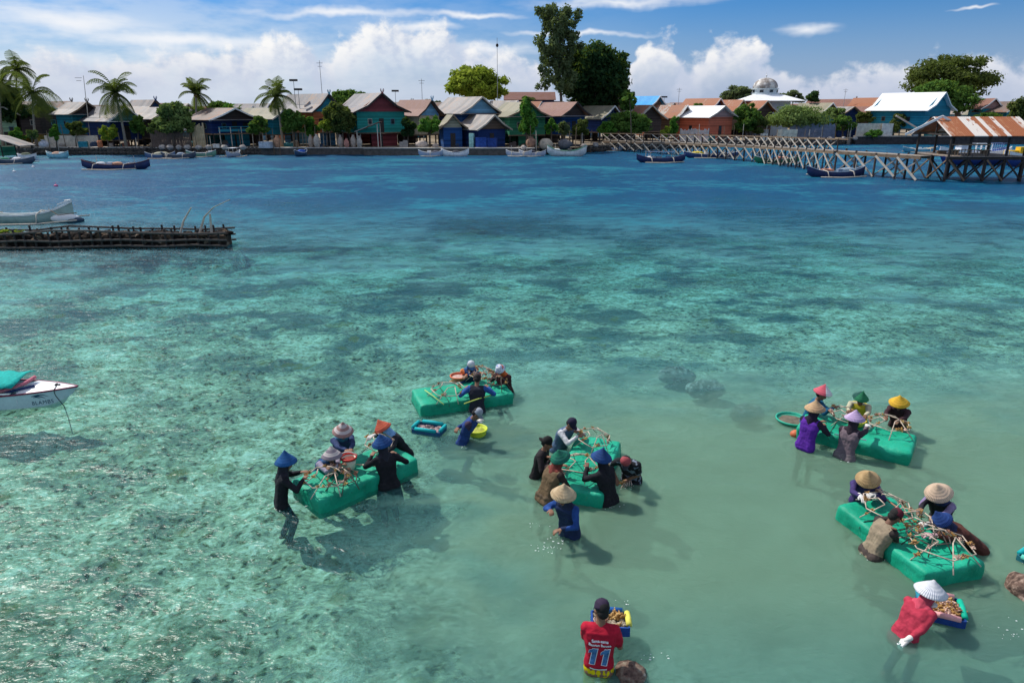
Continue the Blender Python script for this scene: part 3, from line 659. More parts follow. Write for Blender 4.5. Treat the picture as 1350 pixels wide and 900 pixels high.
mx = b.n('ShaderNodeMixShader'); b.set(mx, 0, turb); b.set(mx, 1, tr.outputs[0]); b.set(mx, 2, df2.outputs[0])
gl = b.n('ShaderNodeBsdfGlossy'); b.set(gl, 'Roughness', .27); b.set(gl, 'Normal', nrm.outputs[0]); b.set(gl, 0, (1, 1, 1))
fr = b.n('ShaderNodeFresnel'); b.set(fr, 0, 1.33); b.set(fr, 'Normal', nrm.outputs[0])
m2 = b.n('ShaderNodeMixShader'); b.set(m2, 0, b.math('MULTIPLY', b.math('MINIMUM', fr.outputs[0], .55), b.range(Y_, 10, 30, .30, .27))); b.set(m2, 1, mx.outputs[0]); b.set(m2, 2, gl.outputs[0])
b.out(m2.outputs[0])
def ripple(X, Y):
    Z = X*0
    for i, (px_, py_) in enumerate(WADERS):
        r_ = np.hypot(X-px_, Y-py_); k_ = 2*np.pi/(.15+.04*(i % 3))
        Z += .009*np.exp(-((r_-.22)/.32)**2)*np.cos(k_*(r_+.03*np.sin(3*np.arctan2(Y-py_, X-px_)+i)))*(r_ > .05)
    return Z
me = grid_mesh(axis_pts(-6000, 6000, -5, 8.6, .05, 1.35), axis_pts(-40, 150, 5.4, 15.2, .05, 1.35), ripple)
me.materials.append(m); tag(link('sea_water', me), kind='structure')

# ---------------------------------------------------------------- island ground
def ground_z(X, Y): return .92+.05*fbm(X, Y, 9, 5)*(Y > 101)+np.clip((Y-142)/60, 0, 1)*.3
me = grid_mesh(axis_pts(-6000, 6000, -100, 100, 2, 1.5), axis_pts(0, 6000, 0, 60, 1.5, 1.4), lambda X, Y: X*0)
co = np.empty(len(me.vertices)*3, np.float32); me.vertices.foreach_get('co', co); co = co.reshape(-1, 3)
co[:, 1] += 101.3+np.interp(co[:, 0], [9, 15.5, 28.5, 64], [0, 13, 18, 32]); co[:, 2] = ground_z(co[:, 0], co[:, 1]); me.vertices.foreach_set('co', co.ravel()); me.update()
m, nt = newmat('village_ground'); b = NB(nt); c = b.oc()
b.out(b.pr(b.ramp(b.noise(c, .4, 6, .65), [(.35, (.16, .12, .08)), (.6, (.36, .30, .22))]), .95, None, .1))
me.materials.append(m); tag(link('ground', me), kind='structure')
# ---------------------------------------------------------------- village materials
DK = mat((.045, .038, .035), .9, .3, name='dark_timber'); WOOD = mat((.20, .14, .09), .85, .35, name='old_wood')
PALEW = mat((.52, .46, .38), .8, .3, name='bleached_wood'); WHT = mat((.78, .78, .76), .6, .12, name='white_paint')
DGLASS = mat((.02, .025, .03), .25, .2, name='dark_glass', spec=.5)
GRY = mat((.38, .37, .35), .85, .25, name='cement'); CONC = mat((.50, .46, .40), .9, .25, name='pale_cement')
RF = dict(
 brown=roofmat((.11, .08, .07), (.18, .135, .115), amt=.3, seed=1), red=roofmat((.15, .055, .045), (.22, .11, .09), (.20, .09, .06), .4, seed=2),
 grey=roofmat((.12, .115, .125), (.22, .21, .215), (.30, .20, .14), .25, seed=3), pale=roofmat((.16, .15, .145), (.29, .27, .255), (.34, .24, .18), .25, seed=4),
 white=roofmat((.80, .80, .80), (.86, .86, .86), (.6, .56, .5), .05, seed=5), blue=roofmat((.03, .28, .62), (.05, .36, .72), (.04, .25, .5), .05, seed=6),
 rust=roofmat((.36, .27, .21), (.27, .12, .065), (.30, .11, .05), .75, seed=7), khaki=roofmat((.16, .155, .105), (.25, .23, .16), (.30, .22, .14), .2, seed=8),
 mixed=roofmat((.38, .36, .33), (.22, .10, .08), (.30, .12, .06), .5, seed=9, panel=1.6), dark=roofmat((.10, .08, .08), (.17, .13, .12), amt=.2, seed=10))
C = dict(navy=(.012, .035, .13), blue=(.015, .07, .22), teal=(.02, .22, .30), tealg=(.02, .26, .22), green=(.05, .24, .13), lgreen=(.30, .46, .30), maroon=(.22, .045, .05),
         orange=(.52, .16, .07), brown=(.13, .085, .06), dbrown=(.06, .045, .04), white=(.66, .64, .60), cream=(.55, .46, .32), yellow=(.58, .42, .10), grey=(.28, .28, .28),
         sky=(.18, .40, .58), redor=(.50, .13, .07), bgreen=(.0, .36, .22), pink=(.50, .30, .27), khaki=(.36,.33,.24))
def wallm(k): return planks(C[k], 5.0, 2, 'board_wall') if k not in ('white', 'cream', 'grey') else mat(C[k], .9, .25, 1.5, name='plaster')
GZ = .94
def house(label, ax, ay, ye, gw, d, th, L, roof, wall, gable=None, low=None, stilt=1.6, fin=0, skirt=0, cat='house', name='stilt_house', group=None, kick=.35, win=2, back=0, plat=0, yb=None):
    """ax, ay: picture point of the front gable's apex; ye: eave row; gw: gable width in picture px; th: how far the gable turns to the right"""
    d += dsh(ax); ta = th; th = R(th-azp(ax)*.85); A = at(ax, ay, d); he = at(ax, ye, d).z-GZ; hr = A.z-GZ; s = ppm(d, 3); Wd = gw/s/max(.5, math.cos(R(ta))); h = Wd/2
    root = empty(name, (A.x, d, GZ), th, label, cat, group)
    he = max(1.6, he); hr = max(he+.5, hr); st = stilt if he > 3.4 else (0 if stilt < 1.2 else .0)
    wm = wallm(wall); gm = wallm(gable or wall); ov = .45; hb = h-.30
    # walls
    m = MB(); y0, y1 = .35, L-.35
    m.box((0, (y0+y1)/2, (st+he)/2), (2*hb, y1-y0, he-st)); w = m.build('wall', wm, root)
    # gable boards (front and back)
    for yy, nm in ((y0-.04, 1), (y1+.04, 0)):
        t = MB(); k = .55
        zz = [(-hb, he), (-h*k, he+(hr-he)*(1-k)*.86), (0, hr-.10), (h*k, he+(hr-he)*(1-k)*.86), (hb, he)]
        vs = [(x, yy+dy, z-.03) for dy in (-.04, .04) for x, z in zz]; n = len(zz)
        t.add(vs, [tuple(range(n)), tuple(range(2*n-1, n-1, -1))]+[(i, (i+1) % n+0, (i+1) % n+n, i+n) for i in range(n)])
        t.build('gable_panel', gm, root)
    # roof, flared towards the eaves
    m = MB(); bend = .55; zb = he+(hr-he)*(1-bend)*(1-kick*.45); T = .07
    prof = [(-(h+ov), he-.18), (-h*bend, zb), (0, hr), (h*bend, zb), (h+ov, he-.18)]
    ys_ = [-ov, L+ov]; vs = []
    for y in ys_:
        for x, z in prof: vs.append((x, y, z+T))
        for x, z in prof: vs.append((x, y, z))
    fs = []
    for i in range(4): fs += [(i, i+1, 10+i+1, 10+i), (5+i+1, 5+i, 15+i, 15+i+1), (i+1, i, 5+i, 5+i+1), (10+i, 10+i+1, 15+i+1, 15+i)]
    fs += [(0, 10, 15, 5), (4, 9, 19, 14)]
    m.add(vs, fs); r = m.build('roof', RF[roof], root)
    bb = MB()
    for sx in (-1, 1):
        bb.beam((0, -ov-.05, hr+.0), (sx*h*bend, -ov-.05, zb), .05, .2); bb.beam((sx*h*bend, -ov-.05, zb), (sx*(h+ov), -ov-.05, he-.18), .05, .2)
    bb.build('barge_board', [WHT, WOOD, PALEW, DK][int(ax) % 4] if fin != 2 else DK, r)
    if fin:
        f = MB()
        for sx in (-1, 1): f.beam((sx*.03, -ov-.06, hr-.1), (sx*.26, -ov-.06, hr+.45), .05, .12); f.beam((sx*.26, -ov-.06, hr+.45), (sx*.17, -ov-.06, hr+.6), .05, .08)
        f.beam((0, -ov-.06, hr), (0, -ov-.06, hr+.5), .06, .06); f.build('roof_finial', gm, r)
    if skirt:                                                   # flat sheet awning along the front
        a = MB(); a.beam((-(h+ov), -.55, he-.12), (h+ov, -.55, he-.12), 1.6, .06)
        a.build('awning', RF['pale' if skirt == 1 else 'white'], root)
    if st > 0:
        for i in range(3):
            for j in range(3):
                p = MB(); p.box(((i-1)*hb*.96, y0+.1+(y1-y0-.2)*j/2, st/2), (.16, .16, st)); p.build('post', DK, root)
        p = MB(); p.box((0, (y0+y1)/2, st-.09), (2*hb+.1, y1-y0+.1, .18-.006)); p.build('floor_beam', WOOD, root)
        p = MB(); p.box((0, y1-.6, st/2), (2*hb*.9, .1, st-.1)); p.build('back_screen', wallm(low or 'dbrown'), root)
        if low: p = MB(); p.box((hb*.2, y0+.9, st*.45), (hb*1.1, .12, st*.88)); p.build('lower_screen', wallm(low), root)
    if plat:                                                    # raised front veranda with rail
        p = MB(); z = st
        p.box((0, -.75, z-.06), (2*hb, 1.5, .12)); v = p.build('veranda', WOOD, root)
        for i in range(5): q = MB(); q.box(((i-2)*hb*.48, -1.42, z/2+.45), (.09, .09, z+.9)); q.build('rail_post', PALEW, v)
        q = MB(); q.beam((-hb, -1.42, z+.9), (hb, -1.42, z+.9), .07, .09); q.beam((-hb, -1.42, z+.45), (hb, -1.42, z+.45), .05, .35); q.build('rail', wallm(low or 'teal'), v)
    zc = st+(he-st)*.52; wh = min(.8, (he-st)*.42)
    for i in range(win):                                        # left side and front windows
        for side in (0, 1):
            if side == 0: P = (-hb-.03, y0+(y1-y0)*(i+.6)/(win+.2), zc); S = (.06, .7, wh); off = (-.025, 0, 0); S2 = (.04, .56, wh-.14)
            else:
                if win == 1 and i: continue
                P = ((i-(win-1)/2)*hb*.95, y0-.03, zc); S = (.66, .06, wh); off = (0, -.025, 0); S2 = (.52, .04, wh-.14)
            q = MB(); q.box(P, S); f = q.build('window', [WOOD, DK, PALEW, mat((.10,.22,.26),.8), DK][(i+int(ax)) % 5], root)
            q = MB(); q.box(tuple(a+b_ for a, b_ in zip(P, off)), S2); q.build('pane', DGLASS, f)
    q = MB(); q.box((hb*.0+(.0 if win != 2 else 0), y0-.028, st+min(.98, (he-st)*.42)), (.72, .056, min(1.9, (he-st)*.8))); q.build('door', DK, root)
    return root
H = house
# front row ------------------------------------------------------------------------------------------------
H('pale green plank hut cut by the left edge of the photo', 2, 141, 151, 30, 108, 18, 6, 'brown', 'lgreen', stilt=0)
H('dark brown house half hidden behind the two leftmost coconut palms', 52, 134, 148, 52, 112, 22, 8, 'brown', 'dbrown', low='yellow')
H('grey plank house with plum roof between the leftmost palms and the teal house', 92, 134, 148, 26, 118, 35, 8, 'brown', 'grey', 'dbrown', fin=1)
H('teal house with green lower wall and hipped tin roof, left of the tall coconut palm', 113, 135, 150, 38, 108, 24, 7, 'pale', 'teal', 'dbrown', low='green', fin=1, skirt=1, win=1)
H('navy house with turquoise gable standing behind the coconut palm with the leaning trunk', 164, 141, 159, 40, 104, 30, 8, 'grey', 'navy', 'teal', skirt=2, stilt=1.0, win=1)
H('narrow house with bright blue gable and crossed finials left of the pale green bushy tree', 203, 132, 146, 24, 116, 30, 7, 'pale', 'blue', 'blue', fin=1, win=1)
H('low dark shed with white sloping roof edge beside the blue gabled house', 218, 142, 156, 34, 106, 38, 6, 'pale', 'dbrown', stilt=1.2, win=1)
H('long blue stilt house with brown gable and open deck, left of the windswept palm', 308, 143, 157, 58, 104, 30, 8, 'brown', 'navy', 'dbrown', skirt=1, stilt=1.9, plat=1, low='teal')
H('small house with bright teal green gable behind the long blue stilt house', 332, 140, 153, 24, 116, 24, 6, 'grey', 'bgreen', 'bgreen', win=1)
H('low house with tan roof slope just left of the windswept palm', 372, 143, 156, 26, 108, 42, 8, 'khaki', 'teal', win=1)
H('tall house with teal gable, orange upper wall and pale blue balcony', 431, 124, 147, 38, 106, 40, 9, 'grey', 'orange', 'teal', low='sky', fin=1, plat=1, stilt=2.0)
H('large house with maroon gable, crossed horn finials and blue green walls', 502, 123, 147, 66, 104, 26, 9, 'grey', 'tealg', 'maroon', low='maroon', fin=2, stilt=2.0, kick=.7)
H('small reddish roofed house behind the large maroon gabled house', 541, 135, 145, 18, 120, 40, 6, 'brown', 'brown', fin=1, win=1)
H('small house with white and blue gable, red tin roof and cream wall', 567, 132, 152, 30, 108, 40, 7, 'red', 'cream', 'sky', fin=1)
H('broad house with pale hipped tin roof, grey awning and blue wall', 634, 128, 149, 50, 108, 34, 9, 'pale', 'blue', 'sky', skirt=1, low='navy')
H('small blue walled shelter with steep canvas roof on the quay', 597, 152, 168, 30, 102, 12, 4, 'khaki', 'blue', 'khaki', stilt=0, name='quay_shelter', cat='shelter', win=0)
H('open boat shed with brown plank gable and blue tarpaulin', 650, 152, 170, 40, 102.5, 36, 6, 'pale', 'navy', 'brown', stilt=0, name='boat_shed', cat='shed', win=0)
H('small navy gabled house with light tin roof left of the green gable', 680, 133, 147, 24, 114, 40, 6, 'pale', 'navy', 'navy', win=1)
H('green gabled house behind the feathery young palm', 697, 135, 153, 52, 106, 26, 8, 'khaki', 'green', 'green', low='green', skirt=1, kick=.8)
H('royal blue house with dark red tin roof right of the green gabled house', 759, 135, 152, 34, 106, 36, 8, 'red', 'blue', 'dbrown', skirt=1)
H('house with faded pink roof under the dark spreading tree', 812, 129, 141, 26, 120, 50, 9, 'red', 'brown', win=1)
H('low house with patched red and khaki roofs behind the jetty foot', 808, 140, 156, 30, 108, 48, 8, 'khaki', 'navy', win=1)
H('dark gabled house with half red half grey roof behind the sprawling shrub', 858, 139, 156, 38, 107, 40, 8, 'mixed', 'dbrown', 'dbrown', win=1)
H('house with bright blue sheet roof and brown gable', 868, 127, 139, 18, 120, 50, 8, 'blue', 'brown', 'brown', win=1)
H('low house with streaked white and rust roof left of the bright white roof', 904, 139, 155, 22, 112, 50, 8, 'mixed', 'brown', win=1)
H('large shed with bright white roof, brick red wall and blue front', 954, 140, 154, 34, 104, 46, 9, 'white', 'redor', 'pink', stilt=0, name='white_roofed_shed', cat='shed', win=1)
H('house with streaked rust roof just behind the bright white roofed shed', 948, 130, 142, 18, 122, 50, 8, 'rust', 'navy', win=1)
H('rust roofed house between the white roofed shed and the dark rounded tree', 978, 132, 146, 20, 118, 48, 8, 'rust', 'brown', win=1)
H('small house with orange rust roof and dark gable below the mosque', 1010, 133, 147, 26, 116, 46, 7, 'rust', 'dbrown', 'dbrown', win=1)
H('house with khaki roof and dark teal gable right of the mosque', 1096, 136, 150, 26, 112, 44, 8, 'khaki', 'teal', 'dbrown', win=1)
H('long plum roofed house with finials at both ends beyond the khaki roof', 1126, 131, 140, 14, 126, 62, 10, 'red', 'brown', fin=1, win=1)
H('low navy gabled house with pale grey roof', 1125, 141, 152, 30, 110, 34, 7, 'pale', 'navy', 'navy', win=1, stilt=0)
H('low house with dull red roof between the pale grey roof and the rust striped roof', 1160, 141, 153, 20, 110, 56, 8, 'red', 'brown', win=1, stilt=0)
H('house with rust striped roof left of the big white roof', 1176, 129, 141, 14, 118, 58, 8, 'rust', 'brown', win=1)
H('large teal house under a big gleaming white roof', 1244, 122, 145, 34, 100, 60, 11, 'white', 'teal', 'teal', kick=.9, stilt=1.8, low='tealg')
H('small reddish house with white roof ridge right of the big spreading tree', 1312, 130, 143, 24, 112, 20, 7, 'red', 'teal', 'pink', win=1)
H('brown roofed house at the far right edge of the village', 1348, 134, 147, 30, 108, 40, 8, 'brown', 'teal', win=1)
# second line of roofs that closes the gaps
H('faint brown roofed house far back right of the tall maroon gable', 520, 136, 146, 20, 140, 45, 9, 'brown', 'brown', win=0)
H('distant grey roofed house behind the windswept palm', 398, 138, 148, 22, 135, 45, 9, 'grey', 'teal', win=0)
H('distant white gabled house behind the pale green bushy tree', 246, 137, 147, 22, 130, 40, 8, 'pale', 'white', win=0)
H('distant brown roofed house peeking left of the round yellow green tree', 585, 136, 146, 20, 138, 45, 9, 'brown', 'cream', win=0)
H('distant red roofed house right of the mosque and its dark round tree', 1078, 137, 146, 16, 136, 50, 8, 'red', 'cream', win=0)
H('distant pale roofed house behind the rust roof next to the shrubs', 1040, 140, 150, 26, 126, 50, 9, 'pale', 'teal', win=0)
H('distant plum roofed house between the leftmost palms and the teal house', 68, 137, 147, 20, 132, 40, 8, 'brown', 'dbrown', win=0)
H('distant grey house behind the navy house with turquoise gable', 186, 139, 149, 22, 134, 45, 9, 'pale', 'cream', win=0)
H('distant rust roofed house left of the bright blue roof', 740, 134, 144, 20, 134, 50, 9, 'pale', 'sky', win=0)
H('distant brick house right of the bright white roofed shed', 1000, 141, 151, 24, 128, 45, 8, 'red', 'orange', win=0)

BR = [('brown', 'cream'), ('red', 'brown'), ('rust', 'teal'), ('pale', 'sky'), ('khaki', 'brown'), ('grey', 'orange'), ('red', 'cream'), ('brown', 'teal')]
for i, (ax, ay, w, lab) in enumerate([(140, 140, 18, 'above the yard left of the navy house'), (222, 138, 16, 'over the shed beside the pale green bushy tree'), (276, 141, 16, 'left of the long blue stilt house'), (352, 139, 16, 'left of the windswept palm crown'),
    (384, 137, 16, 'just right of the windswept palm crown'), (412, 135, 14, 'left of the tall orange house'), (470, 136, 14, 'left of the maroon gable'), (556, 137, 14, 'left of the white and blue gable'), (604, 137, 14, 'under the round yellow green tree'),
    (655, 136, 14, 'below the long hall roof'), (712, 136, 14, 'right of the green gable'), (790, 136, 14, 'under the huge dark tree'), (842, 135, 14, 'left of the bright blue roof'), (887, 136, 14, 'right of the bright blue roof'),
    (922, 137, 14, 'behind the bright white roofed shed'), (1030, 138, 14, 'left of the wide feathery shrub'), (1062, 139, 14, 'right of the mosque roof'), (1142, 138, 14, 'behind the dull red roof'), (1190, 136, 12, 'behind the gleaming white roof'), (1296, 139, 14, 'right of the big spreading tree'), (1328, 140, 14, 'left of the bushy olive tree')]):
    H('small far roof of '+{'brown': 'dull brown', 'red': 'plum red', 'rust': 'orange rust', 'pale': 'pale grey', 'khaki': 'khaki', 'grey': 'dark grey'}[BR[i % 8][0]]+' sheets '+lab, ax, ay+random.uniform(-2, 1), ay+11, w, 124+(i*7) % 17, 35+(i*13) % 25, 9, BR[i % 8][0], BR[i % 8][1], win=1, stilt=0)
rs_ = random.Random(4)
for i in range(46):
    px = rs_.choice([rs_.uniform(195, 345), rs_.uniform(60, 190), rs_.uniform(345, 480), rs_.uniform(690, 800), rs_.uniform(900, 1130)]); d = 100.9+dsh(px); p = at(px, 195, d); h_ = rs_.uniform(1.2, 3.2)
    m = MB(); m.tube([(0, 0, -1.5), (rs_.uniform(-.25, .25), 0, h_)], [.06, .045], 5); o = m.build('mooring_stake', WOOD if i % 3 else PALEW, None); o.location = (p.x, d-rs_.uniform(0, 1.2), 1.0)
    tag(o, 'thin wooden stake standing on the shore wall', 'stake', 'thin wooden stakes along the shore')
for i in range(44):
    px = rs_.choice([rs_.uniform(195, 345), rs_.uniform(50, 190), rs_.uniform(345, 480), rs_.uniform(520, 800), rs_.uniform(880, 1120)]); d = 102.6+dsh(px)+rs_.uniform(0, 1.5); p = at(px, 190, d); q = rs_.uniform(.3, .75)
    m = MB(); c_ = rs_.choice([(.10, .08, .07), (.30, .24, .18), (.05, .08, .14), (.40, .36, .32), (.22, .10, .07), (.03, .16, .18)])
    if i % 2: m.ell((0, 0, q*.5), (q, q*.7, q*.6), 8, 6, jit=.18)
    else: m.box((0, 0, q*.5), (q*1.6, q*.8, q), rs_.uniform(-.3, .3)); m.box((q*.3, 0, q*1.1), (q*.8, q*.6, q*.35), .4)
    o = m.build('gear_pile', mat(c_, .9, .4, 3), None); o.location = (p.x, d, GZ); tag(o, 'small pile of fishing gear lying before the houses', 'gear', 'piles of fishing gear before the houses')
# long hall behind the tall trees
def hall():
    d = 132; a = at(664, 122, d); c = at(733, 121, d); z0 = at(664, 131, d).z-GZ; z1 = at(664, 121, d).z-GZ; Lx = c.x-a.x
    r = empty('long_hall', ((a.x+c.x)/2, d, GZ), 0, 'long hall with rust red roof and blue wall left of the tallest tree', 'hall')
    m = MB(); m.box((0, 2.5, z0/2), (Lx-.6, 5, z0)); m.build('wall', wallm('blue'), r)
    m = MB(); m.beam((-Lx/2, 0, z0-.1), (Lx/2, 0, z0-.1), .1, .1)
    vs = [(-Lx/2, -.4, z0-.1), (Lx/2, -.4, z0-.1), (Lx/2, 2.5, z1), (-Lx/2, 2.5, z1), (Lx/2, 5.4, z0-.1), (-Lx/2, 5.4, z0-.1)]
    vs += [(x, y, z-.08) for x, y, z in vs]
    m.add(vs, [(0, 1, 2, 3), (3, 2, 4, 5), (7, 6, 9, 8), (8, 9, 11, 10), (1, 0, 6, 7), (4, 10, 11, 5), (0, 3, 9, 6), (3, 5, 11, 9), (2, 1, 7, 8), (4, 2, 8, 10)])
    m.build('roof', RF['red'], r)
hall()
# mosque ----------------------------------------------------------------------------------------------------
def mosque():
    d = 122+dsh(1014); c = at(1014, 110, d); s = ppm(d, 6); gz = GZ
    r = empty('mosque', (c.x, d, gz), 0, 'mosque with patchy bronze dome above a white hipped roof', 'mosque')
    ze = at(1014, 133, d).z-gz; zr = at(1014, 125, d).z-gz; hw = 42/s
    m = MB(); m.box((0, 2, ze/2), (hw*1.3, hw*1.1, ze)); m.build('wall', mat((.45, .52, .60), .8, .15, name='blue_grey_plaster'), r)
    m = MB(); cw = 18/s
    vs = [(-hw, 2-hw*.8, ze), (hw, 2-hw*.8, ze), (hw, 2+hw*.8, ze), (-hw, 2+hw*.8, ze), (-cw, 2-cw, zr), (cw, 2-cw, zr), (cw, 2+cw, zr), (-cw, 2+cw, zr)]
    vs2 = [(x, y, z-.12) for x, y, z in vs[:4]]
    m.add(vs+vs2, [(0, 1, 5, 4), (1, 2, 6, 5), (2, 3, 7, 6), (3, 0, 4, 7), (4, 5, 6, 7), (1, 0, 8, 9), (2, 1, 9, 10), (3, 2, 10, 11), (0, 3, 11, 8), (11, 10, 9, 8)])
    m.build('roof', RF['white'], r)
    m = MB(); m.lathe([(cw*1.0, zr-.1), (cw*1.0, zr+.35), (cw*.9, zr+.36), (cw*.9, zr+1.0), (cw*.98, zr+1.05), (cw*.98, zr+1.2), (0, zr+1.21)], 20, c=(0, 2, 0)); dr = m.build('drum', mat((.55, .62, .64), .7, .15, name='drum_plaster'), r)
    for k in range(8):
        a = k*math.pi/4+.2; q = MB(); q.box((cw*.9*math.cos(a), 2+cw*.9*math.sin(a), zr+.68), (.1, .7, .45), a); q.build('drum_window', DGLASS, dr)
    rad = 16/s; zb = zr+1.15; ht = at(1014, 102, d).z-gz-zb
    m = MB(); m.lathe([(rad*math.cos(R(a))*1.0 if a > 0 else rad*.93, zb+ht*(.12+.88*math.sin(R(a))) if a > 0 else zb) for a in (0, 3, 12, 24, 36, 48, 60, 72, 82, 88)], 28, c=(0, 2, 0))
    mm, nt = newmat('patchy_bronze'); q = NB(nt); cc = q.ramp(q.noise(q.oc(), .9, 5, .6), [(.38, (.20, .16, .13)), (.5, (.36, .33, .30)), (.56, (.62, .60, .56))])
    q.out(q.pr(cc, .45, None, .4)); dm = m.build('dome', mm, r, True)
    m = MB(); m.lathe([(.12, zb+ht-.05), (.1, zb+ht+.3), (.2, zb+ht+.45), (.04, zb+ht+.6), (.02, zb+ht+1.0)], 8, c=(0, 2, 0)); m.build('spire', WHT, dm)
mosque()
# antenna poles --------------------------------------------------------------------------------------------
for i, (px, yt, yb, d, dish, lab) in enumerate([
    (656, 50, 150, 118, 1, 'very tall thin antenna mast with a small ball, behind the round yellow green tree'),
    (426, 80, 140, 120, 0, 'tall thin antenna pole above the teal gabled house'), (391, 106, 150, 108, 2, 'antenna pole carrying a flat panel left of the teal gabled house'),
    (396, 118, 150, 106, 2, 'short pole with a dark aerial tray beside the teal gabled house'), (557, 104, 140, 120, 0, 'thin aerial pole between the maroon gable and the white and blue gable'),
    (894, 116, 140, 125, 0, 'thin pole between the bright blue roof and the white roof'), (1112, 117, 140, 125, 0, 'thin aerial pole above the plum roofed house right of the mosque'),
    (115, 100, 165, 106, 3, 'slim crooked pole rising left of the tall coconut palm'), (522, 120, 140, 118, 2, 'aerial tray on a pole behind the maroon gabled house'),
    (875, 128, 140, 124, 2, 'stubby aerial tray behind the bright blue roof')]):
    d += dsh(px); a = at(px, yb, d); t = at(px, yt, d); r = empty('antenna_mast', (a.x, d, GZ), 0, lab, 'antenna')
    m = MB(); m.tube([(0, 0, 0), ((.8 if dish == 3 else 0), 0, t.z-GZ)], [.07, .035], 6); m.build('pole', GRY if dish != 3 else PALEW, r)
    z = t.z-GZ; m = MB()
    if dish == 1: m.ell((0, 0, z*.93), (.22, .22, .28), 10, 6)
    elif dish == 2: m.box((0, 0, z), (1.1, .5, .28))
    else: m.beam((-.5, 0, z*.97), (.5, 0, z*.97), .05, .05); m.beam((-.35, 0, z*.93), (.35, 0, z*.93), .05, .05)
    m.build('aerial', DK, r)

# ---------------------------------------------------------------- quays, walls and fences on the shore
def quay(label, x0, x1, yf, top, mt, topm, name='quay_wall', lip=.12, rough=False, cat='quay wall'):
    yf += 2.4; y0, y1 = yf+dsh(x0), yf+dsh(x1); a = g(x0, 205).x*y0/g(x0, 205).y; c = g(x1, 205).x*y1/g(x1, 205).y
    r = empty(name, ((a+c)/2, (y0+y1)/2, 0), math.atan2(y1-y0, c-a), label, cat); L = math.hypot(c-a, y1-y0)
    m = MB()
    if rough:
        n = int(L/.55)
        for i in range(n):
            for k in range(3): m.ell((-L/2+L*(i+.5)/n+random.uniform(-.1, .1), .1+random.uniform(0, .3)+k*.12, -.2+k*.48), (.36, .34, .3), 7, 5, jit=.16)
        m.box((0, .9, 0), (L, 1.2, top*2-.1))
        m.build('stone_face', mt, r)
        m = MB(); m.box((0, .95, top-.0), (L, 1.3, .08)); m.build('top_slab', topm, r)
    else:
        m.box((0, .5, top/2-1), (L, 1., top+2)); m.build('face', mt, r)
        m = MB(); m.box((0, .45, top+lip/2+.003), (L+.04, 1.2, lip)); m.build('top_slab', topm, r)
    return r
STONE = mat((.085, .075, .065), .95, .55, 4, .8, .05, name='dark_wet_stone')
quay('dark boulder sea wall along the sandy yard at the left', 42, 192, 97.6, 1.0, STONE, CONC, 'boulder_sea_wall', rough=True, cat='sea wall')
quay('dark rubble wall below the pale green bushy tree', 192, 345, 98.2, .95, STONE, CONC, 'rubble_sea_wall', rough=True, cat='sea wall')
quay('cement quay with pale lip in front of the tall orange and teal house', 345, 480, 98.0, .88, mat((.10, .09, .08), .95, .4, 2, .6, .03), CONC)
quay('long straight cement quay from the maroon gabled house to the moored boats', 480, 705, 96.8, .90, mat((.12, .105, .09), .95, .4, 2, .6, .03), CONC)
quay('low rocky bank at the foot of the jetty', 705, 900, 98.4, .75, STONE, GRY, 'rocky_bank', rough=True, cat='bank')
quay('rocky shore behind the long jetty', 900, 1125, 98.6, .6, STONE, GRY, 'rocky_shore', rough=True, cat='bank')
quay('dark retaining wall behind the jetty pavilion', 1125, 1480, 97.6, 1.35, mat((.06, .055, .055), .95, .4, 2, .6, .03), CONC, 'retaining_wall', cat='sea wall')
quay('low stony bank at the far left edge of the shore', -120, 42, 97, .8, STONE, GRY, 'stony_bank', rough=True, cat='bank')
def fence(label, x0, x1, ytop, ybot, d, col, cat='fence', name='plank_fence', slat=True):
    d += dsh((x0+x1)/2); a = at(x0, ybot, d); c = at(x1, ybot, d); zt = max(.5, at(x0, ytop, d).z-GZ)
    r = empty(name, ((a.x+c.x)/2, d, GZ), 0, label, cat); L = c.x-a.x; n = max(2, int(L/1.8)+1)
    for i in range(n): m = MB(); m.box((-L/2+L*i/(n-1), .08, zt/2), (.1, .1, zt+.1)); m.build('post', WOOD, r)
    m = MB(); k = max(3, int(L/.22))
    if slat:
        for i in range(k):
            h = zt*random.uniform(.86, 1.04); m.box((-L/2+L*(i+.5)/k, 0, h/2+.02), (L/k*.86, .03, h))
    else: m.box((0, 0, zt/2+.02), (L, .08, zt))
    m.build('panel', mat(col, .85, .35, 1.5), r)
fence('bamboo pole screen left of the long blue stilt house', 254, 271, 163, 186, 101.5, (.50, .40, .24), 'screen', 'bamboo_screen')
fence('low pale block wall on the sandy yard behind the fishing gear', 60, 130, 179, 188, 103, (.62, .56, .46), 'wall', 'yard_wall', False)
fence('whitish stacked posts leaning along the brick red shed wall', 896, 934, 170, 184, 101, (.56, .50, .45), 'fence', 'stake_fence')
fence('pale cement wall behind the low shrubs right of the dark rounded tree', 1024, 1050, 171, 184, 100.5, (.62, .58, .46), 'wall', 'cement_wall', False)
fence('grey blue corrugated fence below the wide feathery shrub', 1040, 1100, 163, 182, 103, (.18, .21, .28), 'fence', 'tin_fence')
fence('pale wall beside the small round tree by the big white roof', 1128, 1162, 163, 178, 101, (.60, .56, .48), 'wall', 'low_wall', False)
fence('whitish plastered wall near the pavilion and the small round tree', 1161, 1176, 163, 177, 100.5, (.74, .68, .60), 'wall', 'plastered_wall', False)
fence('dark stick fence between the pale green bushy tree and the rubble wall', 200, 252, 172, 190, 101, (.13, .09, .07), 'fence', 'stick_fence')
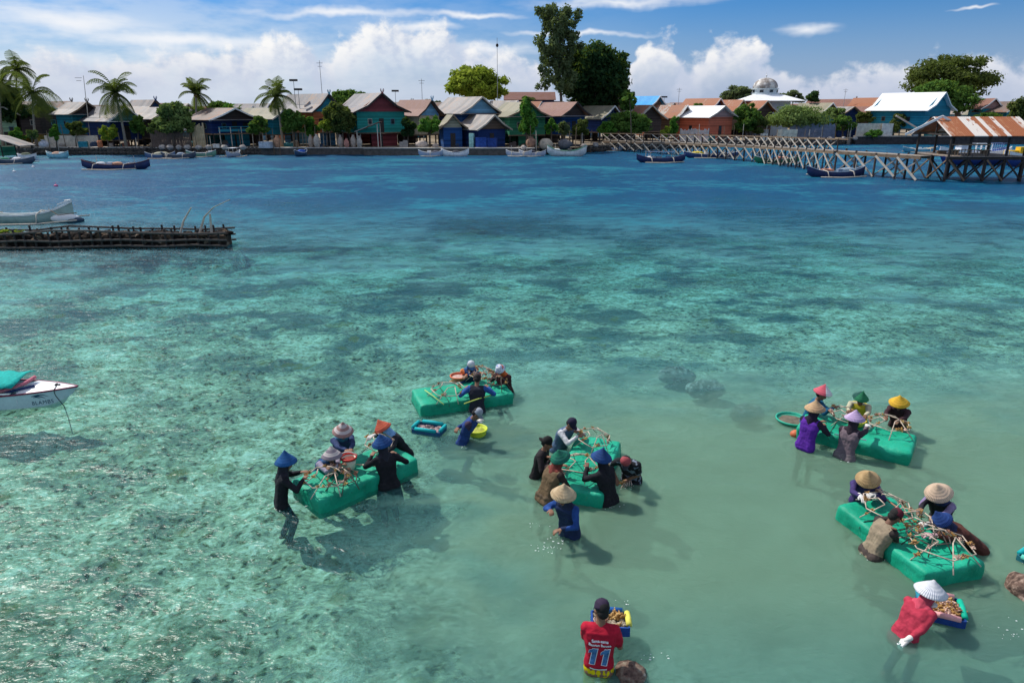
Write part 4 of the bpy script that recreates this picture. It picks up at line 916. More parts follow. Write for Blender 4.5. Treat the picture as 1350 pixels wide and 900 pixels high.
# drums, sacks, crates, rocks and gear in front of the houses
def bundles(items):
    for px, py, w, h, d, kind, col, lab in items:
        d += dsh(px); p = at(px, py, d); s = ppm(d, 1); m = MB(); W_ = w/s/2; Hh = h/s
        if kind == 'drum': m.lathe([(0, 0), (W_, 0), (W_*1.04, Hh*.05), (W_, Hh*.33), (W_*1.05, Hh*.36), (W_, Hh*.4), (W_, Hh*.66), (W_*1.05, Hh*.7), (W_, Hh*.74), (W_*1.03, Hh), (0, Hh*.97)], 14)
        elif kind == 'sack': m.ell((0, 0, Hh*.48), (W_, W_*.8, Hh*.52), 12, 8, jit=.06); m.tube([(0, 0, Hh*.9), (0.03, 0, Hh*1.08)], [W_*.3, W_*.5], 8)
        elif kind == 'rock': m.ell((0, 0, Hh*.4), (W_, W_*.8, Hh*.6), 9, 6, jit=.14)
        elif kind == 'crate':
            m.box((0, 0, Hh*.5), (W_*2, W_*1.6, Hh)); 
            for q in (-1, 1): m.box((0, q*W_*.82, Hh*.8), (W_*2.05, .03, Hh*.16)); m.box((0, q*W_*.82, Hh*.3), (W_*2.05, .03, Hh*.16))
        o = m.build({'drum': 'drum', 'sack': 'net_bundle', 'rock': 'boulder', 'crate': 'crate'}[kind], mat(col, .85, .4, 3), None, kind != 'crate')
        o.location = (p.x, d, max(GZ, 0)); o.rotation_euler.z = random.uniform(-.6, .6); tag(o, lab, {'drum': 'drum', 'sack': 'bundle', 'rock': 'boulder', 'crate': 'crate'}[kind])
bundles([(410, 190, 7, 15, 101, 'sack', (.42, .33, .26), 'leftmost of the brown net bundles standing before the orange and teal house'),
 (418, 190, 9, 16, 100.6, 'sack', (.50, .42, .34), 'paler taller net bundle, second from the left before the orange and teal house'),
 (449, 190, 8, 15, 100.8, 'sack', (.44, .35, .28), 'brown net bundle under the broad green tree by the quay corner'),
 (457, 190, 7, 11, 100.5, 'sack', (.55, .24, .18), 'reddish short net bundle between two tall brown ones'),
 (466, 190, 8, 15, 100.9, 'sack', (.48, .38, .30), 'tall net bundle left of the lean-to shed post'),
 (474, 190, 8, 14, 100.5, 'sack', (.46, .40, .33), 'rightmost net bundle beside the lean-to shed'),
 (366, 190, 10, 14, 100.8, 'sack', (.50, .27, .16), 'orange brown heap of netting right of the windswept palm trunk'),
 (352, 190, 16, 8, 100.4, 'crate', (.45, .50, .55), 'light grey blue crate tilted by the windswept palm'),
 (285, 191, 8, 5, 100.4, 'crate', (.74, .70, .62), 'small white box on the rubble wall below the blue stilt house'),
 (132, 191, 6, 9, 100.6, 'drum', (.55, .18, .08), 'orange drum at the right end of the sandy yard'),
 (110, 191, 10, 8, 100.8, 'crate', (.02, .20, .26), 'dark teal box on the sandy yard'),
 (58, 190, 14, 9, 101, 'sack', (.55, .55, .60), 'whitish heap of gear on the sandy yard at the left'),
 (700, 190, 14, 13, 100.5, 'sack', (.28, .16, .11), 'brown round woodpile bundle left of the sand heap'),
 (720, 189, 20, 12, 100.6, 'rock', (.50, .42, .32), 'tan sand heap right of the woodpile bundle'),
 (745, 189, 20, 11, 100.9, 'rock', (.12, .12, .13), 'dark covered heap beside the tan sand heap'),
 (556, 188, 18, 9, 101, 'rock', (.46, .38, .32), 'rubble heap below the round dark green tree'),
 (574, 188, 9, 6, 100.4, 'rock', (.44, .34, .27), 'small rubble heap right of the larger one by the round tree'),
 (622, 188, 6, 18, 101, 'crate', (.35, .62, .56), 'upright light teal panel box at the boat shed entrance'),
 (634, 188, 14, 13, 100.8, 'crate', (.02, .07, .30), 'blue tarpaulin covered crate inside the boat shed'),
 (649, 188, 12, 12, 101, 'crate', (.02, .06, .25), 'darker blue covered crate at the right of the boat shed'),
 (1007, 181, 7, 9, 100, 'crate', (.70, .66, .56), 'white box under the dark rounded tree'),
 (1205, 184, 8, 9, 101, 'drum', (.75, .75, .73), 'white water drum left of the big blue boat')])
for i, (px, d) in enumerate([(214, 99), (224, 98.7), (236, 98.9), (247, 99), (262, 98.6), (275, 98.8), (296, 98.7), (320, 98.8), (690, 98), (770, 98.7), (785, 98.8), (1078, 98.7), (1092, 98.5), (1110, 98.8), (1060, 98.6), (1125, 98.9)]):
    d += dsh(px); p = at(px, 195, d); m = MB(); m.ell((0, 0, .15), (.5, .4, .34), 8, 6, jit=.15); o = m.build('boulder', mat((.40, .36, .32), .95, .4, 3), None); o.location = (p.x, d, .95); o.rotation_euler.z = i
    tag(o, 'pale boulder lying on top of the shore wall', 'boulder', 'pale boulders along the top of the shore')
# lean-to before the maroon house
def leanto():
    a = at(478, 170, 101.5); r = empty('lean_to', (a.x, 101.5, GZ), 0, 'open lean-to with tilted rusty tin roof before the maroon gabled house', 'lean-to')
    m = MB(); m.beam((-.9, 0, 2.2), (2.6, 0, 3.5), 2.6, .07); m.build('roof', RF['mixed'], r)
    for x, z in ((-.6, 2.25), (2.3, 3.3)):
        for y in (-1.1, 1.1): m = MB(); m.box((x, y, z/2), (.11, .11, z)); m.build('post', PALEW, r)
leanto()
# ---------------------------------------------------------------- trees
def leaf_cloud(clumps, n, size, flat=.5, seed=0, droop=0):
    """leaf quads near the shells of clumps -> verts, faces (numpy)"""
    rs = np.random.default_rng(seed); cs = np.array([c[:3] for c in clumps]); rr = np.array([c[3:6] for c in clumps])
    w = (rr.prod(1))**(2/3); idx = rs.choice(len(cs), n, p=w/w.sum())
    d = rs.normal(size=(n, 3)); d /= np.linalg.norm(d, axis=1)[:, None]
    P = cs[idx]+d*rr[idx]*(rs.uniform(.2, 1.0, n)**.5*rs.uniform(.8, 1.45, n))[:, None]
    nr = d+rs.normal(size=(n, 3))*.7+np.array([0, 0, flat]); nr /= np.linalg.norm(nr, axis=1)[:, None]
    a = np.cross(nr, rs.normal(size=(n, 3))); a /= np.linalg.norm(a, axis=1)[:, None]; bb = np.cross(nr, a)
    s = size*rs.uniform(.6, 1.4, n)[:, None]; a *= s; bb *= s*.6
    if droop: a[:, 2] -= droop*size
    V = np.stack([P-a, P+bb*.8, P+a, P-bb*.8], 1).reshape(-1, 3)
    F = np.arange(n*4).reshape(-1, 4); return V, F
def np_mesh(name, V, F):
    me = bpy.data.meshes.new(name); me.vertices.add(len(V)); me.vertices.foreach_set('co', V.ravel().astype(np.float32))
    me.loops.add(F.size); me.loops.foreach_set('vertex_index', F.ravel().astype(np.int32)); me.polygons.add(len(F))
    me.polygons.foreach_set('loop_start', (np.arange(len(F))*F.shape[1]).astype(np.int32))
    try: me.polygons.foreach_set('loop_total', np.full(len(F), F.shape[1], np.int32))
    except Exception: pass
    me.update(calc_edges=True); return me
BARK = mat((.13, .10, .075), .95, .35, 3, .7, .04, name='bark'); PBARK = mat((.30, .26, .21), .95, .3, 5, .6, .03, name='palm_bark')
LG = dict(lime=leafmat((0.145, 0.217, 0.022), (0.435, 0.493, 0.065)), dark=leafmat((0.014, 0.041, 0.020), (0.041, 0.090, 0.032)), mid=leafmat((0.043, 0.109, 0.026), (0.123, 0.217, 0.043)),
          pale=leafmat((.10, .16, .045), (.22, .30, .10)), olive=leafmat((.045, .07, .02), (.13, .155, .045)), fresh=leafmat((.05, .15, .02), (.12, .28, .05)), grey=leafmat((.07, .10, .05), (.16, .20, .09)))
def tree(label, px, yt, yb, w, d, col, n=5000, leaf=.30, clumps=26, base=None, gaps=.0, shape='dome', name='broadleaf_tree', cat='tree', seed=1, lean=0, gz=GZ, sub=None):
    """crown between picture rows yt..yb and w px wide"""
    if d < 106: yb += (188-yb)*.45
    d += dsh(px); rs = random.Random(seed); s = ppm(d, 6); c = at(px, (yt+yb)/2, d); hh = (yb-yt)/s/2; hw = w/s/2
    bx = at(base if base is not None else px, 190, d).x
    r = empty(name, (bx, d, gz), 0, label, cat); ox = c.x-bx; cz = c.z-gz
    cl = []
    clumps = int(clumps*1.8)
    for i in range(clumps):
        for _ in range(50):
            x, y, z = (rs.uniform(-1, 1) for _ in range(3))
            q = x*x+y*y+z*z
            if shape == 'dome': ok = q < 1 and (z > -.55) and q > gaps
            elif shape == 'tall': ok = x*x*1.0+y*y < 1-.45*max(0, -z) and abs(z) < .95
            else: ok = q < 1
            if ok: break
        k = rs.uniform(.15, .34) if shape != 'tall' else rs.uniform(.12, .24)
        if gaps: k *= .85
        ry = min(hw, hh*1.3)
        x *= rs.choice([1, 1, 1.12, 1.2]); z *= rs.choice([1, 1, 1.1]); cl.append((ox+x*hw*(1-k*.8), y*ry*(1-k), cz+z*hh*(1-k*.8), hw*k, hw*k, max(hh, hw*.6)*k*.72))
    V, F = leaf_cloud(cl, n, leaf, seed=seed); me = np_mesh('crown', V, F); me.materials.append(LG[col]); link('crown', me, r)
    m = MB(); tr = max(.08, hw*.055); top = (ox*.9, 0, cz+hh*(.1 if shape != 'tall' else .7))
    m.tube([(0, 0, -.2), (ox*.25, 0, cz*.35), (ox*.6, .05, cz*.7), top], [tr*1.5, tr*1.15, tr*.9, tr*.35], 8); t = m.build('trunk', BARK, r, True)
    m = MB()
    for i, q in enumerate(cl[::3][:14]):
        p0 = Vector((ox*.6, 0, max(.4, cz-hh*.7)+rs.uniform(0, hh*.9 if shape != 'tall' else hh*1.5))); p1 = Vector(q[:3]); mid = p0.lerp(p1, .5)+Vector((0, 0, -.12*hh))
        m.tube([p0, mid, p1], [tr*.5, tr*.3, tr*.1], 5)
    m.build('limb', BARK, t, True); return r
tree('rounded yellow green tree standing alone above the pale tin roofs', 628, 87, 140, 76, 124, 'lime', 15000, .36, 44, seed=3)
tree('tallest tree, open grey green crown on a high bare trunk', 735, 12, 118, 62, 122, 'grey', 13000, .27, 62, shape='tall', gaps=.01, seed=5, base=742)
tree('huge dark spreading tree right of the tallest tree', 784, 54, 150, 92, 120, 'dark', 26000, .42, 60, shape='ball', seed=8)
tree('big umbrella crowned tree above the gleaming white roof, its open upper crown', 1252, 70, 140, 112, 126, 'olive', 15000, .32, 44, gaps=.12, seed=11, base=1262)
tree('rounded green tree in front of and below the umbrella crowned tree', 1243, 104, 156, 92, 116, 'mid', 14000, .34, 34, seed=12)
tree('feathery grey green tree left of the mosque', 972, 113, 140, 44, 128, 'grey', 4500, .3, 20, seed=13)
tree('feathery pale tree peeking out right of the mosque dome', 1044, 119, 138, 34, 130, 'grey', 3000, .3, 14, seed=14)
tree('small dark round tree right of the mosque', 1072, 120, 138, 20, 118, 'dark', 2600, .26, 12, seed=15)
tree('dark rounded tree with glossy leaves before the rust roofed houses', 985, 137, 176, 38, 104, 'mid', 6500, .26, 22, seed=16)
tree('wide low feathery shrub of yellow green above the tin fence', 1052, 140, 172, 90, 106, 'pale', 9500, .24, 34, seed=17, name='feathery_shrub', cat='shrub')
tree('pale green bushy tree left of the bamboo screen', 229, 132, 182, 46, 101, 'pale', 8000, .24, 26, seed=18)
tree('small pale bush at the left foot of the pale green bushy tree', 208, 156, 182, 24, 101.6, 'pale', 2500, .22, 10, seed=19, name='bush', cat='bush')
tree('bright yellow green bush beside the trunk of the tall coconut palm', 142, 162, 190, 24, 101, 'lime', 2600, .24, 10, seed=20, name='bush', cat='bush')
tree('rounded mid green tree before the house with teal gable', 447, 133, 178, 42, 101.5, 'olive', 7500, .25, 24, seed=21)
tree('low yellowish bush under the mid green tree by the net bundles', 431, 156, 178, 20, 101, 'lime', 1800, .22, 9, seed=22, name='bush', cat='bush')
tree('compact dark green round tree near the white and blue gabled house', 567, 150, 180, 28, 102, 'fresh', 4500, .24, 16, seed=23)
tree('low green bush at the foot of the windswept palm', 342, 154, 176, 28, 101.5, 'mid', 3200, .23, 14, seed=24, name='bush', cat='bush')
tree('leafy green tree right of the windswept palm trunk', 388, 140, 176, 34, 102, 'mid', 4500, .24, 18, seed=25)
tree('feathery young tree in front of the green gabled house', 694, 130, 184, 26, 102, 'fresh', 4200, .26, 18, seed=26)
tree('small bush at the right corner of the green gabled house', 727, 156, 180, 18, 101.5, 'fresh', 1800, .22, 9, seed=27, name='bush', cat='bush')
tree('scrubby bush in front of the royal blue house', 766, 156, 182, 22, 101.5, 'olive', 2400, .22, 10, seed=28, name='bush', cat='bush')
tree('sprawling flat topped shrub left of the red shed', 826, 146, 178, 62, 103, 'mid', 7500, .25, 26, seed=29, name='sprawling_shrub', cat='shrub')
tree('young banana-like tree sticking up behind the sprawling shrub', 827, 118, 152, 24, 108, 'mid', 2600, .34, 12, seed=30)
tree('slim green tree at the left corner of the red shed', 890, 150, 182, 16, 102, 'fresh', 2000, .22, 9, seed=31)
tree('small round bush between the sprawling shrub and the red shed', 876, 162, 182, 14, 101.5, 'lime', 1400, .2, 7, seed=32, name='bush', cat='bush')
tree('hazy green trees rising behind the teal and maroon gables', 458, 120, 140, 60, 128, 'mid', 5000, .32, 20, seed=33, name='tree_clump')
tree('small round tree beside the big gleaming white roofed house', 1184, 147, 172, 22, 101, 'olive', 2600, .22, 10, seed=34)
tree('bushy olive tree cut by the right edge of the village', 1345, 122, 165, 36, 101, 'olive', 4500, .26, 18, seed=35)
tree('dark tree mass behind the leftmost coconut palms', 12, 112, 170, 52, 110, 'dark', 7000, .34, 24, seed=36)
tree('low bush left of the sandy yard', 24, 168, 186, 18, 100.5, 'fresh', 1500, .22, 8, seed=37, name='bush', cat='bush')
tree('slender leafy sapling standing on the boulder sea wall', 74, 164, 195, 14, 99.6, 'fresh', 1400, .2, 8, seed=38, name='sapling', cat='tree')
tree('pale sapling between the low bush and the slender sapling', 42, 166, 188, 14, 100.2, 'pale', 1200, .2, 7, seed=39, name='sapling', cat='tree')
tree('low green hedge along the foot of the khaki roofed house', 1110, 152, 168, 36, 102, 'mid', 3000, .22, 14, seed=40, name='hedge', cat='hedge')
tree('low plants by the pale wall left of the pavilion', 1150, 170, 181, 26, 100, 'fresh', 1600, .2, 10, seed=41, name='low_plants', cat='plants')
tree('rounded tree between the long blue stilt house and the teal green gable', 290, 135, 156, 44, 124, 'mid', 3600, .34, 14, seed=42)
tree('low distant tree line behind the plum roof right of the mosque', 1200, 128, 142, 40, 140, 'grey', 2200, .34, 12, seed=43)
tree('distant leafy crown left of the rounded yellow green tree', 566, 131, 146, 30, 136, 'dark', 2000, .34, 9, seed=44)
def palm(label, px, py, rp, base, d, fronds=20, wind=.0, seed=1, up=.3, young=False, col='olive', name='coconut_palm'):
    rs = random.Random(seed); s = ppm(d, 6); c = at(px, py, d); b0 = at(base, 190, d); L = rp/s
    r = empty(name, (b0.x, d, GZ), 0, label, 'palm tree'); ox = c.x-b0.x; cz = c.z-GZ
    m = MB(); m.tube([(0, 0, -.2), (ox*.15, .05, cz*.33), (ox*.45, .1, cz*.66), (ox, 0, cz)], [.24, .17, .14, .12] if not young else [.09, .07, .06, .05], 9); m.build('trunk', PBARK if not young else BARK, r, True)
    for i in range(fronds):
        a = 2*math.pi*(i+rs.random()*.6)/fronds*1.0+i*.4; e0 = R(rs.choice([75, 60, 45, 25, 5, -20, -45]))*(1 if not young else 1)
        if young: e0 = R(rs.uniform(35, 85))
        l = L*rs.uniform(.7, 1.2); p = Vector((ox, 0, cz)); dirv_ = Vector((math.cos(a)*math.cos(e0)+wind*.5, math.sin(a)*math.cos(e0), math.sin(e0)+up*.3)).normalized()
        pts = [p.copy()]; K = 9
        for k in range(K): dirv_ = (dirv_+Vector((wind*.05, 0, -.13-.05*k*.6))).normalized(); p = p+dirv_*(l/K); pts.append(p.copy())
        V = []; Fc = []
        for k in range(K):
            for sub in (0, .5):
                q = pts[k].lerp(pts[k+1], sub); t = (pts[k+1]-pts[k]).normalized(); side = t.cross(Vector((0, 0, 1))).normalized()
                ll = l*.29*math.sin(math.pi*min(1, (k+sub+1.2)/(K+1.4)))+.06
                for sg in (-1, 1):
                    tip = q+side*sg*ll*.8+t*ll*.45+Vector((0, 0, -ll*.42)); o = len(V)
                    V += [q-t*.06, q+t*.10, tip+t*.03, tip-t*.04]; Fc.append((o, o+1, o+2, o+3))
        mm = MB(); mm.add(V, Fc); mm.tube(pts, [.05-.004*k for k in range(K+1)], 4); mm.build('frond', LG[col], r)
    if not young:
        m = MB()
        for k in range(7): a = k*.9; m.ell((ox+.22*math.cos(a), .22*math.sin(a), cz-.22-.1*(k % 2)), (.13, .13, .16), 7, 5)
        m.build('coconuts', mat((.22, .16, .05), .7), r)
palm('coconut palm with dark drooping crown, second from the left', 43, 122, 38, 48, 103.5, 24, seed=1)
palm('coconut palm with ragged tall crown furthest behind at the left', 22, 92, 30, 28, 112, 20, seed=2, up=.9)
palm('coconut palm cut by the left edge of the photo', 1, 112, 32, 4, 106, 18, seed=3)
palm('full round coconut palm with leaning trunk before the navy house', 152, 122, 38, 166, 101.5, 26, seed=4)
palm('windblown coconut palm behind the long blue stilt house', 258, 124, 28, 262, 110, 20, wind=.15, seed=5, up=.8)
palm('windswept coconut palm between the blue stilt house and the tall orange house', 364, 127, 30, 373, 103, 22, wind=-.1, seed=6, up=.9)
palm('small young palm crown poking above the green gabled house', 697, 132, 11, 697, 103, 12, seed=7, young=True, col='olive', name='young_palm')
palm('short palm rising behind the patched roofs at the jetty foot', 830, 130, 12, 832, 106, 12, seed=8, young=True, col='mid', name='young_palm')
palm('banana plant with upright leaves behind the long blue stilt house', 303, 145, 11, 303, 112, 9, seed=9, young=True, col='fresh', name='banana_plant')
palm('second banana plant left of the bright teal green gable', 294, 146, 10, 294, 113, 8, seed=10, young=True, col='mid', name='banana_plant')
palm('third banana plant, nearest the bright teal green gable', 314, 146, 10, 314, 114, 8, seed=11, young=True, col='mid', name='banana_plant')

for i, (px, yt, yb, w, d, c_, lab) in enumerate([(100, 158, 180, 24, 103, 'olive', 'between the sandy yard and the teal house'), (182, 150, 180, 20, 102, 'mid', 'at the right corner of the navy house'), (262, 140, 158, 26, 116, 'dark', 'behind the bamboo screen'),
    (410, 152, 180, 20, 103, 'fresh', 'before the pale blue balcony'), (538, 152, 182, 22, 103, 'dark', 'at the right corner of the maroon gabled house'), (612, 138, 152, 22, 118, 'mid', 'behind the broad pale hipped roof'), (744, 158, 182, 18, 103, 'grey', 'left of the royal blue house wall'),
    (800, 158, 182, 26, 103, 'fresh', 'below the patched red and khaki roofs'), (918, 136, 150, 24, 122, 'mid', 'above the bright white roofed shed'), (1000, 154, 178, 30, 103, 'olive', 'right of the dark rounded tree'), (1100, 140, 160, 26, 108, 'pale', 'above the green hedge'), (1140, 146, 164, 26, 106, 'olive', 'before the dull red roof'), (1210, 150, 172, 24, 104, 'pale', 'right of the small round tree by the big white roof'), (1300, 146, 166, 34, 108, 'mid', 'right of the pavilion roof')]):
    tree('loose leafy shrub '+lab, px, yt, yb, w, d, c_, 2600, .24, 12, seed=60+i, name='leafy_shrub', cat='shrub')
# ---------------------------------------------------------------- long timber jetty with its pavilion
def polyjet(label, P, zs, bay, width, rail=True, big=False, skiprail=None):
    """a plank walk on posts; P: plan points, zs: deck heights"""
    r = empty('timber_jetty', (P[0][0], P[0][1], 0), 0, label, 'jetty'); O = Vector((P[0][0], P[0][1], 0))
    pw, bw = (.19, .17) if big else (.13, .125)
    for s_ in range(len(P)-1):
        A = Vector((*P[s_], 0))-O; B = Vector((*P[s_+1], 0))-O; L = (B-A).length; n = max(1, round(L/bay)); u = (B-A)/L; sd_ = Vector((-u.y, u.x, 0))
        z0, z1 = zs[s_], zs[s_+1]
        m = MB(); k = int(L/.4)
        for i in range(k):
            t = (i+.5)/k; p = A+(B-A)*t; m.box((p.x, p.y, z0+(z1-z0)*t), (L/k*.92, width, .06), math.atan2(u.y, u.x))
        m.build('deck_planks', mat((.30, .25, .20), .9, .35, 3, name='grey_planks'), r)
        for side in (-1, 1):
            off = sd_*(width/2-.05)*side
            m = MB(); m.beam(A+off+Vector((0, 0, z0-.16)), B+off+Vector((0, 0, z1-.16)), .12, .22); m.build('deck_beam', WOOD, r)
            for i in range(n):
                t = i/n; t2 = (i+1)/n; p = A+(B-A)*t+off; q = A+(B-A)*t2+off; za = z0+(z1-z0)*t; zb = z0+(z1-z0)*t2
                m = MB(); tp = za+(1.15 if rail else .1)+random.uniform(-.05, .15); m.tube([(p.x, p.y, -2.2), (p.x+random.uniform(-.05, .05), p.y, tp)], [pw/2*1.15, pw/2], 7); m.build('post', DK if side > 0 or not big else mat((.09, .07, .06), .9), r)
                if side < 0 or i % 2 == 0:
                    j = random.uniform(-.22, .22); o2 = -sd_*.1
                    m = MB(); m.beam(p+o2+Vector((0, 0, za-.2)), q+o2+Vector((0, 0, .22+j)), .08, bw); m.build('brace' if side < 0 else 'back_brace', PALEW, r)
                    m = MB(); m.beam(p-o2+Vector((0, 0, .25-j)), q-o2+Vector((0, 0, zb-.25)), .07, .11); m.build('brace' if side < 0 else 'back_brace', mat((.34, .29, .24), .85, .3), r)
                if rail and side < 0 and random.random() > .06:
                    m = MB(); m.beam(p+o2+Vector((0, 0, za+1.05)), q+o2+Vector((0, 0, zb+.12)), .06, bw*.85); m.build('rail_brace', PALEW, r)
                    m = MB(); m.beam(p-o2+Vector((0, 0, za+.15)), q-o2+Vector((0, 0, zb+1.0)), .05, .09); m.build('rail_brace', mat((.34, .29, .24), .85, .3), r)
            if rail: m = MB(); m.beam(A+off+Vector((0, 0, z0+1.1)), B+off+Vector((0, 0, z1+1.1)), .07, .1); m.build('top_rail', WOOD, r)
    return r
def xy(px, Y): v = at(px, 200, Y); return (v.x, Y)
polyjet('long weathered jetty with pale crossed braces and railing running out from the shore', [xy(798, 112), xy(900, 100), xy(1000, 86), xy(1108, 70.5)], [1.45, 1.65, 1.9, 2.15], 1.62, 1.5)
polyjet('railless stretch of jetty on tall dark posts joining the long walkway to the pavilion', [(xy(1108, 70.5)[0]+.1, 70.5-.1), xy(1222, 62.6)], [2.15, 2.15], 2.3, 1.5, rail=False, big=True)
polyjet('jetty stretch with large pale crossed rails right of the pavilion, cut by the photo edge', [(45.6, 62.4), (60, 59.5)], [2.2, 2.2], 2.6, 1.6, big=True)
def pavilion():
    x0, x1, yn, yf = 38.3, 45.0, 61.9, 67.0; zr, ze = 5.45, 4.15; ym = (yn+yf)/2; D = 2.15
    r = empty('jetty_pavilion', (x0, ym, 0), 0, 'open pavilion on dark posts with a streaked rust tin roof at the jetty head', 'pavilion'); hw = (yf-yn)/2; L = x1-x0
    mr = roofmat((.70, .64, .58), (.42, .18, .08), (.34, .11, .04), .30, seed=21, panel=.40, pw=.82)
    mm = MB()
    for sg in (-1, 1):
        vs = []
        for x in (-.5, L+.5):
            for y, z in ((0, zr), (sg*(hw+.5), ze-.25)): vs += [(x, y, z), (x, y, z-.06)]
        mm.add(vs, [(0, 4, 6, 2), (1, 3, 7, 5), (0, 2, 3, 1), (4, 5, 7, 6), (2, 6, 7, 3)])
    # sheets run down the slope: rotate object axes so that panels step along the ridge
    o = mm.build('roof', mr, r); 
    Rz = Matrix.Rotation(math.pi/2, 4, 'Z'); o.data.transform(Rz.inverted()); o.rotation_euler.z = math.pi/2
    m = MB()
    for sg in (-1, 1): m.beam((-.55, 0, zr+.03), (-.55, sg*(hw+.5), ze-.22), .07, .2)
    m.build('barge_board', WHT, o)
    m = MB(); m.beam((L+.55, 0, zr+.03), (L+.55, -(hw+.5), ze-.22), .07, .16); m.build('barge_board', PALEW, o)
    for y in (-hw, hw): m = MB(); m.beam((-.2, y, ze-.12), (L+.2, y, ze-.12), .12, .16); m.build('eave_beam', WOOD, r)
    for x in (0, L/2, L): m = MB(); m.beam((x, -hw, ze-.2), (x, hw, ze-.2), .1, .14); m.beam((x, 0, ze-.2), (x, 0, zr-.1), .09, .09); m.build('roof_truss', DK, r)
    xs_ = [0, L*.25, L*.5, L*.75, L]
    for y in (-hw, 0, hw):
        for i, x in enumerate(xs_):
            tp = ze-.1 if (y != 0 and i % 2 == 0) or (y != 0 and i in (1, 3)) else D
            m = MB(); m.tube([(x, y, -2.2), (x, y, tp)], [.14, .10], 7); m.build('post', DK, r)
    m = MB(); k = 17
    for i in range(k): m.box((L*(i+.5)/k, 0, D), (L/k*.93, 2*hw+.3, .07))
    m.build('deck_planks', mat((.26, .21, .17), .9, .35, 3, name='grey_planks'), r)
    for y in (-hw, hw): m = MB(); m.beam((-.2, y, D-.17), (L+.2, y, D-.17), .14, .24); m.build('deck_beam', DK, r)
    for i in range(4):
        for y in (-hw-.13, 0):
            a, c = xs_[i], xs_[i+1]
            m = MB(); m.beam((a, y, D-.3), (c, y-.0, .1), .08, .13); m.build('brace', DK if (i+int(y == 0)) % 2 else WOOD, r)
            m = MB(); m.beam((a, y+.1, .1), (c, y+.1, D-.3), .08, .13); m.build('brace', DK, r)
    for x in (-.12,):
        for a, c in ((-hw, 0), (0, hw)): m = MB(); m.beam((x, a, D-.3), (x, c, .1), .08, .12); m.build('brace', WOOD, r); m = MB(); m.beam((x-.1, a, .1), (x-.1, c, D-.3), .08, .12); m.build('brace', DK, r)
    m = MB(); m.beam((0, -hw-.12, D+1.), (L*.5, -hw-.12, D+1.), .06, .1)
    m.beam((0, -hw-.12, D+.55), (L*.5, -hw-.12, D+.55), .05, .07)
    for k in range(12): m.box((L*.5*(k+.5)/12, -hw-.12, D+.35), (.06, .04, .55))
    m.build('railing', WOOD, r)
    for i, x in enumerate((1.2, 2.3, 5.2)): m = MB(); m.box((x, .6, D+.3), (.9, .4, .08)); m.box((x, .6, D+.15), (.7, .3, .26)); m.build('bench', WOOD, r)
pavilion()

# ---------------------------------------------------------------- boats
def hull_mb(L, Bm, dep, rise=.35, tb=.15, draft=.22, n=16, sheer2=None):
    """open double-ended hull along +x; returns outer shell with thickness"""
    m = MB(); secs = []
    for i in range(n+1):
        t = i/n; u = 2*t-1
        w = Bm/2*(1-abs(u)**2.4)**.8+.02; sh = dep+rise*max(0, u)**2.4*1.0+(rise if sheer2 is None else sheer2)*max(0, -u)**2.4
        kz = -draft+(dep*.75+draft)*abs(u)**5
        x = u*L/2
        secs.append([(x, -w, sh), (x, -w*.82, kz+(sh-kz)*.45), (x, -w*.35, kz+(sh-kz)*.08), (x, 0, kz), (x, w*.35, kz+(sh-kz)*.08), (x, w*.82, kz+(sh-kz)*.45), (x, w, sh),
                     (x, w*.86, sh), (x, w*.66, kz+(sh-kz)*.52), (x, 0, kz+(sh-kz)*.34+.02), (x, -w*.66, kz+(sh-kz)*.52), (x, -w*.86, sh)])
    K = 12; vs = [v for s_ in secs for v in s_]
    fs = [(i*K+k, (i+1)*K+k, (i+1)*K+(k+1) % K, i*K+(k+1) % K) for i in range(n) for k in range(K)]
    m.add(vs, fs); m.add(secs[0], [tuple(range(K))]); m.add(secs[-1], [tuple(range(K))[::-1]])
    return m, secs
